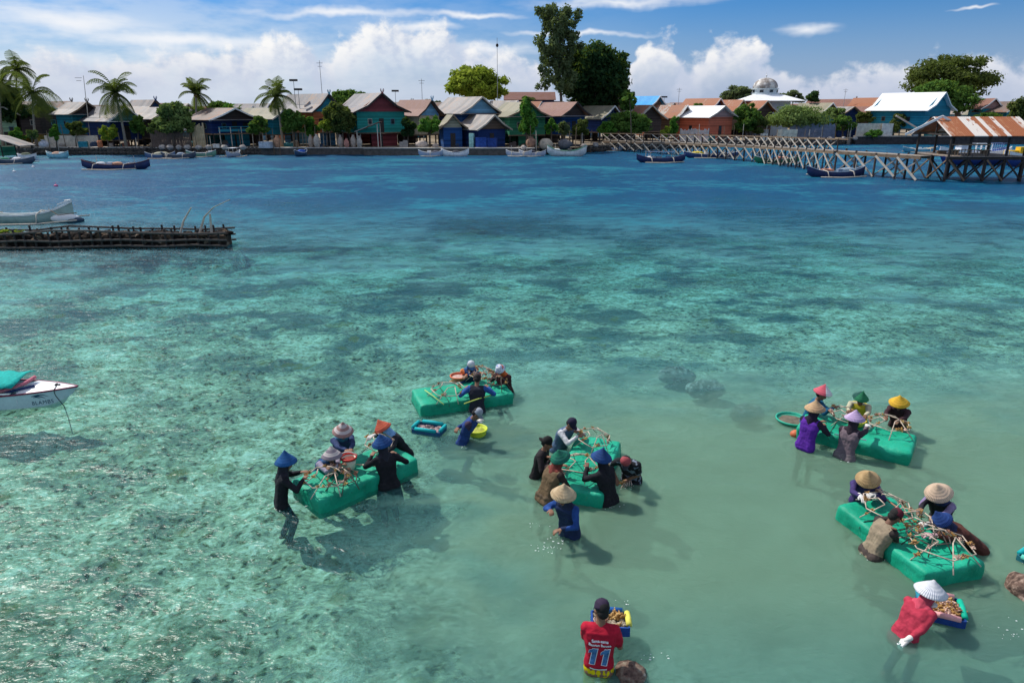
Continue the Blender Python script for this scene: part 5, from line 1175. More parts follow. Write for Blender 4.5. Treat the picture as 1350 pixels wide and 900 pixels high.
def boat(label, px, py, L, hd, hullc, trim=(.75, .75, .72), Bm=.9, dep=.45, rise=.4, outr=1.4, canopy=None, items=(), group=None, name='outrigger_boat', mid=None, posts=0, flip=1, cat='boat', out_near=True):
    p = mid if mid is not None else g(px, py); r = empty(name, (p[0], p[1], 0), R(hd), label, cat, group)
    m, secs = hull_mb(L, Bm, dep, rise); h = m.build('hull', mat(hullc, .55, .3, 2, .3), r, True)
    m = MB()
    for sg in (0, 6): m.tube([Vector(s_[sg])+Vector((0, 0, .02)) for s_ in secs], .035, 5)
    m.build('gunwale', mat(trim, .6, .15), h)
    m = MB()
    for u in (-.35, .1, .4): m.box((u*L/2, 0, dep*.8), (.22, Bm*.86, .04))
    m.build('thwart', mat(trim, .7, .3), r)
    if outr:
        xs2 = (-L*.24, L*.2) if L > 3.5 else (0,)
        for sg in (-1, 1):
            m = MB(); m.tube([(-L*.38, sg*outr, .1), (0, sg*outr, .04), (L*.40, sg*outr, .16)], [.05, .065, .045], 7); m.build('outrigger_float', PALEW, r, True)
        for x in xs2:
            m = MB(); m.tube([(x, -outr, .08), (x, -outr*.75, dep+.12), (x, 0, dep+.2), (x, outr*.75, dep+.12), (x, outr, .08)], .04, 6); m.build('cross_beam', PALEW, r, True)
    if canopy:
        ch, cc, cl = canopy
        for x in (-cl/2, cl/2):
            for y in (-1, 1): m = MB(); m.box((x, y*Bm*.42, dep+ch/2), (.05, .05, ch)); m.build('canopy_post', PALEW, r)
        m = MB(); m.beam((-cl/2-.2, 0, dep+ch+.02), (cl/2+.2, 0, dep+ch+.02), Bm*1.15, .05); m.build('canopy', mat(cc, .8, .25), r)
    for i in range(posts):
        m = MB(); x = -L*.3+L*.6*i/max(1, posts-1); m.tube([(x, Bm*.35*(-1)**i, dep*.5), (x, Bm*.35*(-1)**i, dep+.95)], .03, 5); m.build('pole', PALEW, r)
    for kind, x, y, c_ in items:
        m = MB()
        if kind == 'box': m.box((x, y, dep+.1), (.55, .42, .34)); nm = 'cargo_box'
        elif kind == 'engine': m.box((x, y, dep+.12), (.5, .3, .3)); m.tube([(x, y, dep+.2), (x-1.1, y, dep-.25)], .03, 6); nm = 'engine'
        elif kind == 'heap': m.ell((x, y, dep+.06), (.6, .34, .26), 9, 6, jit=.12); nm = 'net_heap'
        elif kind == 'tarp': m.ell((x, y, dep+.1), (.95, .4, .3), 10, 6, jit=.07); nm = 'tarpaulin'
        m.build(nm, mat(c_, .85, .3), r, kind in ('heap', 'tarp'))
    return r
NV, WH, GN = (.015, .03, .10), (.74, .74, .72), (.03, .20, .10)
boat('long navy boat with maroon stern and raised bow, loaded amidships, crossing the left water', 154, 223, 7.2, 2, NV, (.16, .05, .05), Bm=1.0, outr=1.7, items=[('heap', -1.6, 0, (.5, .5, .52)), ('heap', .2, 0, (.42, .22, .14)), ('box', -.6, 0, (.6, .6, .62)), ('engine', -2.3, 0, (.1, .1, .1))], posts=2, rise=.55)
boat('dark blue boat with an awning and roof poles afloat before the long jetty', 871, 214, 6.0, 3, NV, (.08, .10, .2), Bm=1.0, outr=1.7, canopy=(.75, (.05, .08, .16), 2.8), items=[('heap', -1.2, 0, (.55, .55, .58)), ('box', .9, 0, (.2, .28, .45)), ('box', -.3, 0, (.35, .35, .4))], posts=3, rise=.5)
boat('long blue boat carrying a yellow cover, moored against the jetty', 938, 208, 7.6, 4, (.02, .05, .16), WH, Bm=1.0, outr=1.6, items=[('tarp', -2.0, 0, (.58, .46, .05)), ('box', -.7, 0, (.6, .6, .6)), ('heap', .6, 0, (.1, .2, .4)), ('box', 1.7, .1, (.55, .55, .5))], posts=4)
boat('green and white boat with orange gear beneath the long jetty', 1024, 215, 5.6, 2, GN, WH, Bm=.95, outr=1.5, items=[('heap', .2, 0, (.55, .20, .12)), ('heap', .9, .1, (.6, .30, .20)), ('box', -1.2, 0, (.5, .6, .5))], posts=2)
boat('navy boat with white trim and orange gear floating alone left of the pavilion', 1101, 233, 5.6, 3, NV, (.35, .45, .55), Bm=.95, outr=1.5, items=[('heap', -1.1, 0, (.30, .14, .10)), ('heap', -.7, .1, (.62, .26, .16)), ('box', .4, 0, (.18, .25, .35)), ('tarp', 1.2, 0, (.25, .32, .38))], posts=2, rise=.55)
boat('white boat with green waterline moored below the boat shed', 600, 206, 3.9, -6, WH, (.7, .7, .7), Bm=.95, dep=.5, rise=.55, outr=0, items=[('heap', .2, 0, (.06, .06, .07))], name='rowing_boat')
boat('small white and blue boat beside the quay, left of the white one with green waterline', 568, 206, 3.4, 2, (.30, .38, .50), WH, Bm=.8, outr=1.2, items=[('box', -.2, 0, (.7, .7, .7)), ('heap', .7, 0, (.1, .1, .13))])
boat('cluster boat of white poles with thin outriggers below the woodpile bundle', 684, 206, 3.6, -8, (.45, .48, .54), WH, Bm=.7, outr=1.3, posts=3)
boat('low pale boat with splayed outriggers, right one of the pair by the woodpile bundle', 702, 206, 3.8, -14, (.35, .38, .45), WH, Bm=.7, outr=1.5, items=[('heap', 0, 0, (.05, .05, .07))])
boat('large white boat with green bottom and upswept bows right of the quay end', 747, 206, 5.4, -8, (.62, .64, .62), (.05, .25, .15), Bm=1.15, dep=.7, rise=.75, outr=0, items=[('box', .4, 0, (.1, .1, .1)), ('heap', -1.4, 0, (.6, .6, .6))], posts=1, name='rowing_boat')
boat('slim white and blue boat tied at the foot of the jetty', 803, 199, 4.2, -8, (.40, .52, .68), WH, Bm=.8, outr=1.2, posts=2)
boat('small navy and white boat with blue cover moored by the cement quay', 397, 206, 2.6, 70, (.02, .06, .12), WH, Bm=1.1, dep=.5, outr=0, items=[('tarp', .1, 0, (.03, .10, .42))], name='rowing_boat')
boat('white framed boat standing off the wall below the long blue stilt house', 308, 207, 3.0, 75, (.30, .36, .44), WH, Bm=.8, outr=1.3, canopy=(.7, (.6, .62, .66), .9))
boat('green and white boat with pale outrigger stretching left, below the bamboo screen', 266, 207, 3.8, 14, (.12, .28, .20), WH, Bm=.8, dep=.5, outr=1.3, items=[('box', 1.2, 0, (.7, .7, .72))])
boat('dark boat among the moored boats below the pale green bushy tree', 236, 209, 4.4, 6, (.05, .07, .10), (.3, .34, .36), Bm=.8, outr=1.4, items=[('heap', .3, 0, (.20, .26, .34))])
boat('blue boat with cream cross beams furthest left of those below the bushy tree', 212, 209, 3.6, 20, (.06, .12, .24), (.6, .6, .58), Bm=.8, outr=1.4, items=[('tarp', .2, 0, (.40, .38, .28))])
boat('round bellied light blue boat with white bow below the boulder sea wall', 77, 209, 2.9, 0, (.22, .48, .54), WH, Bm=1.1, dep=.55, outr=0, items=[('heap', -.1, 0, (.55, .34, .25)), ('box', .6, 0, (.72, .75, .76))], name='rowing_boat')
boat('white boat with rounded stern moored left of the boulder sea wall', 37, 211, 2.2, 10, (.70, .70, .68), WH, Bm=1.2, dep=.6, outr=0, items=[('heap', -.1, 0, (.12, .14, .09))], name='rowing_boat', rise=.2)
boat('dark boat with wide pale outriggers at the far left waterside', 18, 216, 5.0, 4, (.05, .08, .12), (.45, .45, .48), Bm=.9, outr=1.7, items=[('heap', -.9, 0, (.05, .22, .14)), ('heap', .5, 0, (.6, .6, .62))])
boat('light blue boat glimpsed between the pavilion posts', 1212, 205, 5.2, 0, (.10, .35, .48), WH, Bm=1., outr=1.2, mid=tuple(g(1212, 201))[:2], items=[('heap', 1.8, 0, (.45, .35, .2)), ('box', -.1, 0, (.65, .68, .7))])
def bigboat(label, px0, px1, Y, z0, hc, dc, items=()):
    a = at(px0, 190, Y); c = at(px1, 190, Y); L = c.x-a.x
    r = empty('wooden_cargo_boat', ((a.x+c.x)/2, Y, 0), R(2), label, 'boat')
    m, secs = hull_mb(L, 2.2, z0, .55, draft=.5); h = m.build('hull', mat(hc, .5, .25, 1.5, .2), r, True)
    for sg in (0, 6):
        m = MB(); pts = [Vector(s_[sg])+Vector((0, (-.03 if sg == 0 else .03), -.16)) for s_ in secs]; 
        for i in range(len(pts)-1): m.beam(pts[i], pts[i+1], .07, .42)
        m.build('white_strake', WHT, h)
    m = MB()
    for i in range(1, 16): m.box((-L/2+L*i/16, 0, z0*.95), (L/16*.95, 1.7*(1-abs(i/8-1)**2.5)+.1, .05))
    m.build('deck', mat((.62, .60, .55), .8, .2), r)
    for it, x, w, hgt, c_ in items:
        m = MB()
        if it == 'cabin': m.box((x, 0, z0+hgt/2), (w, 1.1, hgt)); m.box((x, 0, z0+hgt+.04), (w+.3, 1.4, .07)); nm = 'cabin'
        elif it == 'frame':
            for i in range(4): m.box((x-w/2+w*i/3, -.5, z0+hgt/2), (.06, .06, hgt)); m.box((x-w/2+w*i/3, .5, z0+hgt/2), (.06, .06, hgt))
            m.box((x, -.5, z0+hgt), (w, .06, .06)); m.box((x, .5, z0+hgt), (w, .06, .06)); m.box((x, -.5, z0+hgt*.5), (w, .05, .05)); nm = 'awning_frame'
        else: m.box((x-w*.2, .1, z0+.3), (w*.6, .9, .5)); m.box((x+w*.25, -.1, z0+.5), (w*.5, .8, .85)); nm = 'cargo'
        m.build(nm, mat(c_, .7, .2), r)
bigboat('large blue and white wooden boat seen through the pavilion posts', 1240, 1336, 82, 1.45, (.02, .05, .22), WH, [('cabin', -1.6, 1.0, .7, (.66, .70, .74)), ('frame', .6, 1.8, .9, (.70, .72, .74)), ('frame', 2.6, 1.5, .95, (.14, .22, .42))])
bigboat('boat loaded with bright yellow cargo at the right edge', 1326, 1420, 79, 1.2, (.03, .06, .22), WH, [('cargo', -2.6, 2.2, .8, (.72, .44, .02)), ('cabin', .8, 1.6, .8, (.70, .50, .05))])
# hut over the water, far left
def water_hut():
    p = at(8, 200, 93); r = empty('waterside_hut', (p.x, 93, 0), 0, 'low green hut over the water with a pale slanting roof at the left edge', 'hut')
    zr = at(10, 180, 93).z; ze = at(36, 192, 93).z
    m = MB(); m.beam((-5, 0, zr+.5), (-.3, 0, zr), 3.2, .07); m.beam((-.3, 0, zr), (3.0, 0, ze), 3.2, .07); m.build('roof', RF['pale'], r)
    m = MB(); m.box((-2.2, 0, .9), (5.2, 2.4, 1.1)); m.build('wall', wallm('green'), r)
    for x in (-4.5, -2, .4, 2.6):
        for y in (-1.3, 1.3): m = MB(); m.tube([(x, y, -1.6), (x, y, min(zr-.1, ze+.1))], .07, 6); m.build('post', DK, r)
water_hut()
# buoys
for px, py, c_, lab in ((74, 246, (.6, .15, .3), 'small pink marker float on a stick beyond the white outrigger boat'), (19, 227, (.75, .75, .75), 'small white mooring buoy at the far left water'), (44, 221, (.72, .72, .72), 'white oblong mooring buoy beside the dark outrigger boat')):
    p = g(px, py); m = MB(); m.ell((0, 0, .05), (.16, .16, .14), 10, 7); m.tube([(0, 0, .1), (0, 0, .35)], .02, 5)
    o = m.build('mooring_buoy', mat(c_, .5, .1), None, True); o.location = (p.x, p.y, 0); tag(o, lab, 'buoy')

# ---------------------------------------------------------------- stone filled breakwater at the left
def breakwater():
    a = Vector((-36, 30.6, 0)); c = Vector((-13.3, 31.9, 0)); L = (c-a).length; ang = math.atan2(c.y-a.y, c.x-a.x)
    r = empty('rubble_breakwater', a, ang, 'narrow rubble breakwater edged with dark poles, jutting in from the left', 'breakwater')
    m = MB(); m.box((L/2, 0, -.35), (L, .75, 1.7)); N = 520
    for i in range(N):
        x = L*random.random(); y = random.uniform(-.48, .48); s_ = random.uniform(.09, .2); z = .5+random.uniform(-.05, .1) if abs(y) < .36 else random.uniform(-.3, .5)
        m.ell((x, y, z), (s_*1.3, s_, s_*.75), 7, 5, jit=.2)
    mm, nt = newmat('rubble'); q = NB(nt); cc = q.oc()
    v = q.voro(cc, 3.2, 'F1', 'Color'); sx = q.n('ShaderNodeSeparateColor'); q.set(sx, 0, v)
    q.out(q.pr(q.ramp(q.math('ADD', q.math('MULTIPLY', sx.outputs[0], .6), q.math('MULTIPLY', q.noise(cc, 6, 4), .4)), [(.3, (.012, .010, .009)), (.6, (.035, .026, .022)), (.76, (.11, .075, .05)), (.88, (.36, .29, .22))]), .95, q.bump(q.noise(cc, 9, 4), .8, .05), .1))
    m.build('rubble', mm, r)
    n = 48
    for i in range(n):
        for sg in (-1, 1):
            x = L*(i+.3)/n+random.uniform(-.12, .12); m = MB(); m.tube([(x, sg*.56, -1.6), (x+random.uniform(-.04, .04), sg*.56, .74+random.uniform(0, .18))], [.06, .045], 6); m.build('post', DK, r)
    for sg in (-1, 1):
        for z in (.10, .38, .66):
            m = MB(); m.tube([(L*t, sg*.66+random.uniform(-.02, .02), z+random.uniform(-.05, .05)+(.18*math.exp(-((L*t-L+6.8)/1.6)**2) if z > .5 else 0)) for t in np.linspace(0, 1.005, 16)], .05, 6); m.build('rail_pole', mat((.10, .085, .075), .85, .4, 6), r)
    for pts in ([(-2.2, 0, .5), (-1.95, .05, 1.15), (-1.5, 0, 1.75)], [(-.75, 0, .4), (-.7, 0, 1.45)], [(-1.4, .1, .4), (-1.0, .05, 1.3), (-.5, 0, 1.75), (.3, 0, 2.1)]):
        m = MB(); m.tube([(L+x, y, z) for x, y, z in pts], [.06, .045, .03, .02][:len(pts)], 6); m.build('upright_branch', PALEW, r)
    q = MB()
    for k in range(40): x = L-9.6+random.uniform(-.5, .5); q.box((x, random.uniform(-.5, .1), .66+random.random()*.16), (.13, .1, .02), random.random()*3)
    q.build('weed_patch', LG['lime'], r)
breakwater()
def near_outrigger():
    p = g(24, 296); r = empty('outrigger_boat', (p.x-.2, p.y+.5, 0), R(12), 'white and pale green outrigger boat with high bow behind the rubble breakwater', 'boat')
    r.scale = (.62, .50, .68); m, secs = hull_mb(9, 1.25, .68, 1.0, n=20); h = m.build('hull', mat((.30, .42, .38), .5, .2, 1.5), r, True)
    m = MB()
    for sg in (0, 6):
        for i in range(20): m.beam(Vector(secs[i][sg]), Vector(secs[i+1][sg]), .08, .14)
    m.build('gunwale', WHT, h)
    m = MB()
    for i in range(4, 20): m.box((-4.5+i*.45, 0, .64+.92*max(0, i/10-1)**2.4), (.4, .95*(1-abs(i/10-1)**2.4), .04))
    m.build('deck', mat((.66, .68, .66), .7, .2), r)
    m = MB(); m.beam((3.4, -.4, 1.45), (4.5, 0, 1.78), .06, .1); m.beam((3.4, .4, 1.45), (4.5, 0, 1.78), .06, .1); m.beam((4.3, -.35, 1.76), (4.3, .35, 1.76), .08, .08); m.box((4.1, 0, 1.74), (.3, .2, .12)); m.build('bow_rail', WHT, r)
    for sg in (-1, 1): m = MB(); m.tube([(-3, sg*2.0, .12), (2, sg*2., .07), (5.2, sg*2.0, .3)], [.07, .08, .05], 7); m.build('outrigger_float', PALEW, r, True)
    for x in (-1.8, 1.9): m = MB(); m.tube([(x, -2.0, .1), (x, -1.5, .8), (x, 0, 1.0), (x, 1.5, .8), (x, 2.0, .1)], .05, 7); m.build('cross_beam', PALEW, r, True)
    m = MB(); m.tube([(2.6, -.3, 1.1), (3.6, -1.4, .7), (5.3, -1.9, .9)], .035, 5); m.build('punt_pole', WOOD, r)
    p = g(87, 293); o = empty('white_dinghy_float', (p.x, p.y, 0), R(15), 'small white rounded float with dark underside right of the high bow', 'float')
    m = MB(); m.ell((0, 0, .22), (.75, .3, .26), 14, 8); m.build('shell', WHT, o, True); m = MB(); m.ell((.25, 0, .1), (.72, .29, .24), 14, 8); m.build('dark_underside', mat((.03, .06, .10), .4), o, True)
near_outrigger()

# ---------------------------------------------------------------- speedboat at the left
def speedboat():
    bow = g(101, 510, .36); L = 6.2
    r = empty('speedboat', (bow.x-L/2*.64, bow.y, 0), R(1), 'white open speedboat with teal tarpaulin and maroon edge, its bow pointing right', 'speedboat')
    r.scale = (.64, .64, .64); n = 22; secs = []
    for i in range(n+1):
        t = i/n; u = t; x = -L/2+L*t
        w = .82*(1-max(0, (u-.45)/.55)**2.1)+.012; sh = .50+.07*u**3; kz = -.22+(.50)*max(0, (u-.86)/.14)**1.7
        ch = .0+.30*max(0, (u-.84)/.16)**1.6
        secs.append([(x, -w, sh), (x-.22*u**6, -w*.86, ch), (x-.30*u**8, 0, kz), (x-.22*u**6, w*.86, ch), (x, w, sh)])
    m = MB(); vs = [v for s_ in secs for v in s_]; m.add(vs, [(i*5+k, (i+1)*5+k, (i+1)*5+k+1, i*5+k+1) for i in range(n) for k in range(4)]); m.add(secs[0], [(0, 1, 2, 3, 4)])
    h = m.build('hull', mat((.50, .62, .68), .3, .12, 1.2, .1, name='painted_hull', spec=.5), r)
    m = MB(); i0 = 16; dk = [[(s_[0][0], s_[0][1]*.97, s_[0][2]+.012), (s_[0][0], 0, s_[0][2]+.012+.12*(1-(k/(n-i0))**1.5)), (s_[4][0], s_[4][1]*.97, s_[4][2]+.012)] for k, s_ in enumerate(secs[i0:])]
    vs = [v for s_ in dk for v in s_]; m.add(vs, [(i*3+k, i*3+k+1, (i+1)*3+k+1, (i+1)*3+k) for i in range(n-i0) for k in range(2)]); m.add(dk[0]+[(dk[0][2][0], dk[0][2][1], .2), (dk[0][0][0], dk[0][0][1], .2)], [(0, 1, 2, 3, 4)])
    m.build('foredeck', mat((.82, .83, .84), .35, .06, 1, .05, spec=.5), r)
    m = MB()
    for sg in (0, 4):
        for i in range(n): m.beam(secs[i][sg], secs[i+1][sg], .045, .05)
    m.build('rub_rail', mat((.20, .03, .07), .5), r)
    m = MB(); m.box((-1.3, 0, .06), (3.4, 1.3, .05)); m.build('cockpit_floor', mat((.12, .2, .26), .8), r)
    for x in (-2.0, -.6): m = MB(); m.box((x, 0, .3), (.4, 1.4, .1)); m.build('seat', mat((.7, .7, .7), .5), r)
    m = MB(); vs = []; NX, NY = 14, 7
    for i in range(NX):
        for j in range(NY):
            x = -1.2+2.65*i/(NX-1); y = -.62+1.3*j/(NY-1); z = .62+.28*math.sin(math.pi*min(1, j/(NY-1)*.62+.12))+.10*(i/(NX-1))+.03*math.sin(i*1.7+j)
            vs.append((x, y+.15*math.sin(i*.4), z))
    fs = [(i*NY+j, (i+1)*NY+j, (i+1)*NY+j+1, i*NY+j+1) for i in range(NX-1) for j in range(NY-1)]
    o = MB().add(vs, fs).build('tarpaulin', cloth((.0, .36, .32)), r, True); sdm = o.modifiers.new('t', 'SOLIDIFY'); sdm.thickness = .02
    m = MB(); m.tube([(-2.4, -.78, .56), (-.2, -.76, .58), (1.0, -.62, .66), (1.55, -.25, .78), (1.62, .2, .84)], .06, 8); m.build('tarpaulin_roll', cloth((.55, .17, .22)), r, True)
    m = MB(); m.tube([(-2.4, -.68, .54), (-.2, -.66, .56), (1.2, -.52, .60), (1.78, -.15, .66)], .045, 8); m.build('windscreen_edge', mat((.01, .03, .12), .3), r, True)
    m = MB(); m.box((2.45, 0, .63), (.16, .05, .05)); m.tube([(2.4, -.07, .60), (2.4, -.07, .66), (2.4, .07, .66), (2.4, .07, .60)], .014, 6); m.build('deck_cleat', DK, r)
    m = MB(); m.tube([(2.45, -.02, .62), (2.50, -.33, .58), (2.56, -.38, .40), (2.85, -.5, .05), (3.1, -.8, -.2), (3.4, -1.2, -.6)], .014, 6); m.build('mooring_rope', mat((.03, .05, .05), .8), r, True)
    # lettering and swoosh on the near side, following the hull plate
    tree_ = BVHTree.FromPolygons([tuple(v.co) for v in h.data.vertices], [tuple(p.vertices) for p in h.data.polygons])
    def stick(mb, nm, mt_):
        o = mb.build(nm, mt_, h)
        for v in o.data.vertices:
            hit = tree_.ray_cast(Vector((v.co.x, -3, v.co.z)), Vector((0, 1, 0)))
            if hit[0] is not None: v.co.y = hit[0].y-.006
        return o
    INK = mat((.006, .05, .11), .4)
    cu = bpy.data.curves.new('t', 'FONT'); cu.body = 'BLAMBS'; cu.size = .19; cu.space_character = 1.15; cu.shear = .15; to = bpy.data.objects.new('t', cu); COL.objects.link(to)
    dg = bpy.context.evaluated_depsgraph_get(); dg.update(); tm = bpy.data.meshes.new_from_object(to.evaluated_get(dg)); bpy.data.objects.remove(to)
    m = MB(); m.add([(v.co.x*.8+1.78, 0, v.co.y*1.05+.09) for v in tm.vertices], [tuple(p.vertices) for p in tm.polygons]); stick(m, 'lettering', INK)
    m = MB()
    for k, (x0, z0, x1, z1, w) in enumerate([(1.84, .41, 2.2, .30, .055), (1.94, .44, 2.3, .34, .035), (1.88, .36, 2.08, .28, .03)]):
        N = 8; vs = []
        for i in range(N+1):
            t = i/N; x = x0+(x1-x0)*t; z = z0+(z1-z0)*t+.05*math.sin(math.pi*t); ww = w*math.sin(math.pi*(.1+.85*t)); vs += [(x, 0, z-ww/2), (x, 0, z+ww/2)]
        m.add(vs, [(2*i, 2*i+2, 2*i+3, 2*i+1) for i in range(N)])
    stick(m, 'emblem', INK)
speedboat()
# ---------------------------------------------------------------- rafts wrapped in green cloth
RAFT = None
def raftmat():
    m, nt = newmat('green_tarpaulin'); b = NB(nt); c = b.oc()
    f = b.noise(c, 2.2, 4, .6); w = b.noise(b.map(c, (1, 3, 2)), 5, 3, .6)
    cc = b.ramp(f, [(.3, (.0, .19, .11)), (.5, (.003, .31, .18)), (.72, (.015, .38, .24))])
    cc = b.mix(b.range(b.noise(c, 14, 3), .62, .74, 0, .35), cc, (.10, .26, .14))
    b.out(b.pr(cc, .55, b.bump(b.math('ADD', w, b.math('MULTIPLY', b.noise(b.map(c, (4, 1, 1)), 9, 4, .6), .4)), .6, .03), .3)); return m
RAFT = raftmat()
def raft(label, c, ang, L, Wd, seed=0, H_=.36, zt=.25):
    rs = np.random.default_rng(seed); r = empty('work_raft', (c[0], c[1], 0), R(ang), label, 'raft', 'green cloth wrapped work rafts')
    def sl(L, W_, H_, n=(44, 22, 8), rad=.062):
        m = MB(); vs = []; idx = {}
        nx, ny, nz = n
        def add(i, j, k):
            if (i, j, k) in idx: return idx[(i, j, k)]
            p = Vector(((i/nx-.5)*L, (j/ny-.5)*W_, (k/nz-.5)*H_)); q = Vector((max(-L/2+rad, min(L/2-rad, p.x)), max(-W_/2+rad, min(W_/2-rad, p.y)), max(-H_/2+rad, min(H_/2-rad, p.z))))
            d = p-q; p2 = q+d.normalized()*min(rad, max(abs(d.x), abs(d.y), abs(d.z))) if d.length > 1e-6 else p
            dn = d.normalized() if d.length > 1e-6 else Vector((0, 0, 1))
            nz_ = noise.noise(Vector((p.x*2.2+seed*7, p.y*2.6, p.z*4)))*.024+noise.noise(Vector((p.x*9+seed, p.y*5, p.z*8)))*.010+noise.noise(Vector((p.x*5+seed*3, p.y*16, p.z*6)))*.006
            p2 += dn*nz_ - Vector((0, 0, .02*math.cos(p.x/L*math.pi)*math.cos(p.y/W_*math.pi) if k == nz else 0))
            idx[(i, j, k)] = len(vs); vs.append(p2); return idx[(i, j, k)]
        fs = []
        for i in range(nx):
            for j in range(ny):
                for k in (0, nz):
                    f = (add(i, j, k), add(i+1, j, k), add(i+1, j+1, k), add(i, j+1, k)); fs.append(f if k else f[::-1])
        for i in range(nx):
            for k in range(nz):
                for j in (0, ny):
                    f = (add(i, j, k), add(i+1, j, k), add(i+1, j, k+1), add(i, j, k+1)); fs.append(f if not j else f[::-1])
        for j in range(ny):
            for k in range(nz):
                for i in (0, nx):
                    f = (add(i, j, k), add(i, j+1, k), add(i, j+1, k+1), add(i, j, k+1)); fs.append(f if i else f[::-1])
        m.add(vs, fs); return m
    o = sl(L, Wd, H_).build('wrapped_float', RAFT, r, True); o.location = (0, 0, zt-H_/2)
    m = MB(); m.tube([(-L*.2, -Wd/2-.008, zt-.10), (-L*.2, -Wd/2+.06, zt+.004), (-L*.2, 0, zt-.006), (-L*.2, Wd/2-.06, zt+.004), (-L*.2, Wd/2+.008, zt-.10)], .008, 5); m.build('lashing_rope', mat((.03, .10, .07), .8), r)
    return r
raft('green raft at the left, with a cream bucket standing on it', (-2.64, 10.27), 45, 1.95, .92, 1)
raft('green raft farthest from the camera, square edged, in the middle', (-1.08, 13.66), 19, 2.05, .98, 2)
raft('green raft in the centre, its long side pointing away from the camera', (1.33, 10.50), 73, 1.98, .84, 3)
raft('farther of the two green rafts at the right', (6.53, 11.72), -35, 1.95, .92, 4)
raft('nearer of the two green rafts at the right', (5.70, 8.46), -76, 1.74, .98, 5)
# ---------------------------------------------------------------- reef frames (sand coated rods) with coral fragments tied on
ROD = mat((.50, .40, .32), .9, .4, 14, .5, .004, name='sanded_rod'); RODD = mat((.10, .08, .07), .9, .4, 14, .5, .004, name='rusty_rod')
CORAL = [mat((.42, .24, .08), .8, .5, 25, .6, .004, name='brown_coral'), mat((.55, .36, .14), .8, .4, 25, .6, .004, name='tan_coral'), mat((.28, .14, .09), .8, .5, 25, .6, .004, name='dark_coral'), mat((.60, .42, .34), .8, .4, 25, .6, .004, name='pink_coral')]
def coral_me(seed):
    rs = random.Random(seed); m = MB()
    for i in range(8):
        a = rs.uniform(0, 6.28); e = rs.uniform(.3, 1.4); d = Vector((math.cos(a)*math.cos(e), math.sin(a)*math.cos(e), math.sin(e))); p = d*rs.uniform(.035, .065)
        m.tube([(0, 0, 0), p*.5+Vector((0, 0, .004)), p], [.011, .009, .005], 5)
        q = p*.55+Vector((rs.uniform(-.03, .03), rs.uniform(-.03, .03), rs.uniform(.01, .035))); m.tube([p*.5, q], [.008, .004], 5)
    return m.mesh('coral_fragment')
CM = [coral_me(i) for i in range(5)]
for i, me in enumerate(CM): me.materials.append(CORAL[i % 4])
def reef_frame(label, px, py, z, rot, rad=.36, tilt=0, dark=False, seed=0, nc=9, tz=0):
    rs = random.Random(seed); p = g(px, py, z); r = empty('reef_frame', (p.x, p.y, z), R(rot), label, 'reef frame', 'rod reef frames on the rafts')
    M = Matrix.Rotation(R(tilt), 3, 'X') @ Matrix.Rotation(R(tz), 3, 'Y'); mt = RODD if dark else ROD
    P = [M @ Vector((rad*math.cos(k*math.pi/3), rad*math.sin(k*math.pi/3), .17)) for k in range(6)]
    Q = [M @ Vector((rad*.42*math.cos(k*math.pi/3+.5), rad*.42*math.sin(k*math.pi/3+.5), .27)) for k in range(6)]
    F_ = [M @ Vector((rad*1.2*math.cos(k*math.pi/3), rad*1.2*math.sin(k*math.pi/3), .01)) for k in range(6)]
    t = .0085
    def rod(a, b_, nm): m = MB(); j = Vector((rs.uniform(-.003, .003),)*3); m.tube([a, (a+b_)/2+j, b_], t, 6); m.build(nm, mt, r, True)
    for k in range(6): rod(P[k], P[(k+1) % 6], 'ring_rod')
    for k in range(6): rod(F_[k], Q[k], 'leg_rod')
    for k in range(0, 6, 2): rod(Q[k], Q[(k+1) % 6], 'top_rod')
    for k in range(int(nc*1.7)):
        a, b_ = (P[k % 6], P[(k+1) % 6]) if k % 3 else (F_[k % 6], Q[k % 6]); q = a.lerp(b_, rs.uniform(.2, .8))
        o = link('coral_fragment', CM[(k+seed) % 5], r, q); o.rotation_euler = (rs.uniform(-.6, .6), rs.uniform(-.6, .6), rs.uniform(0, 6)); s_ = rs.uniform(.7, 1.15); o.scale = (s_,)*3
    return r
reef_frame('reddish reef frame on the near end of the left raft', 432, 640, .24, 10, .38, seed=1, nc=12)
reef_frame('dark reef frame lying flat near the lower edge of the left raft', 452, 640, 0.230, 40, 0.260, 4, dark=True, seed=2, nc=5)
reef_frame('reef frame lifted by the pale glove at the far end of the left raft', 500, 592, 0.300, 25, 0.260, 16, seed=3, nc=7)
reef_frame('reef frame spread flat on the left half of the farthest raft', 592, 522, 0.240, 0, .38, 3, seed=4, nc=10)
reef_frame('reef frame heaped with coral between the workers at the farthest raft', 634, 500, 0.260, 20, 0.300, 10, seed=5, nc=12)
reef_frame('small dark reef frame near the right end of the farthest raft', 656, 512, 0.240, 50, .24, 0, dark=True, seed=6, nc=4)
reef_frame('reef frame propped at the far end of the centre raft', 782, 586, 0.260, 15, 0.300, 12, seed=7, nc=10)
reef_frame('pale reef frame on the near end of the centre raft', 764, 622, 0.240, 35, .38, -4, seed=8, nc=13)
reef_frame('pale reef frame at the right end of the farther right raft', 1170, 568, 0.240, 5, .38, 0, seed=9, nc=13)
reef_frame('reef frame between the lilac and green hats on the farther right raft', 1112, 556, 0.260, 30, .32, 12, seed=10, nc=8)
reef_frame('reef frame beside the purple gloved worker on the nearer right raft', 1166, 678, 0.250, 12, .36, 8, seed=11, nc=9)
reef_frame('large pale reef frame at the near end of the nearer right raft', 1236, 728, 0.240, 20, .42, 0, seed=12, nc=14)
reef_frame('reef frame under the pink gloves in the middle of the nearer right raft', 1206, 700, 0.250, 48, .32, 10, seed=13, nc=9)
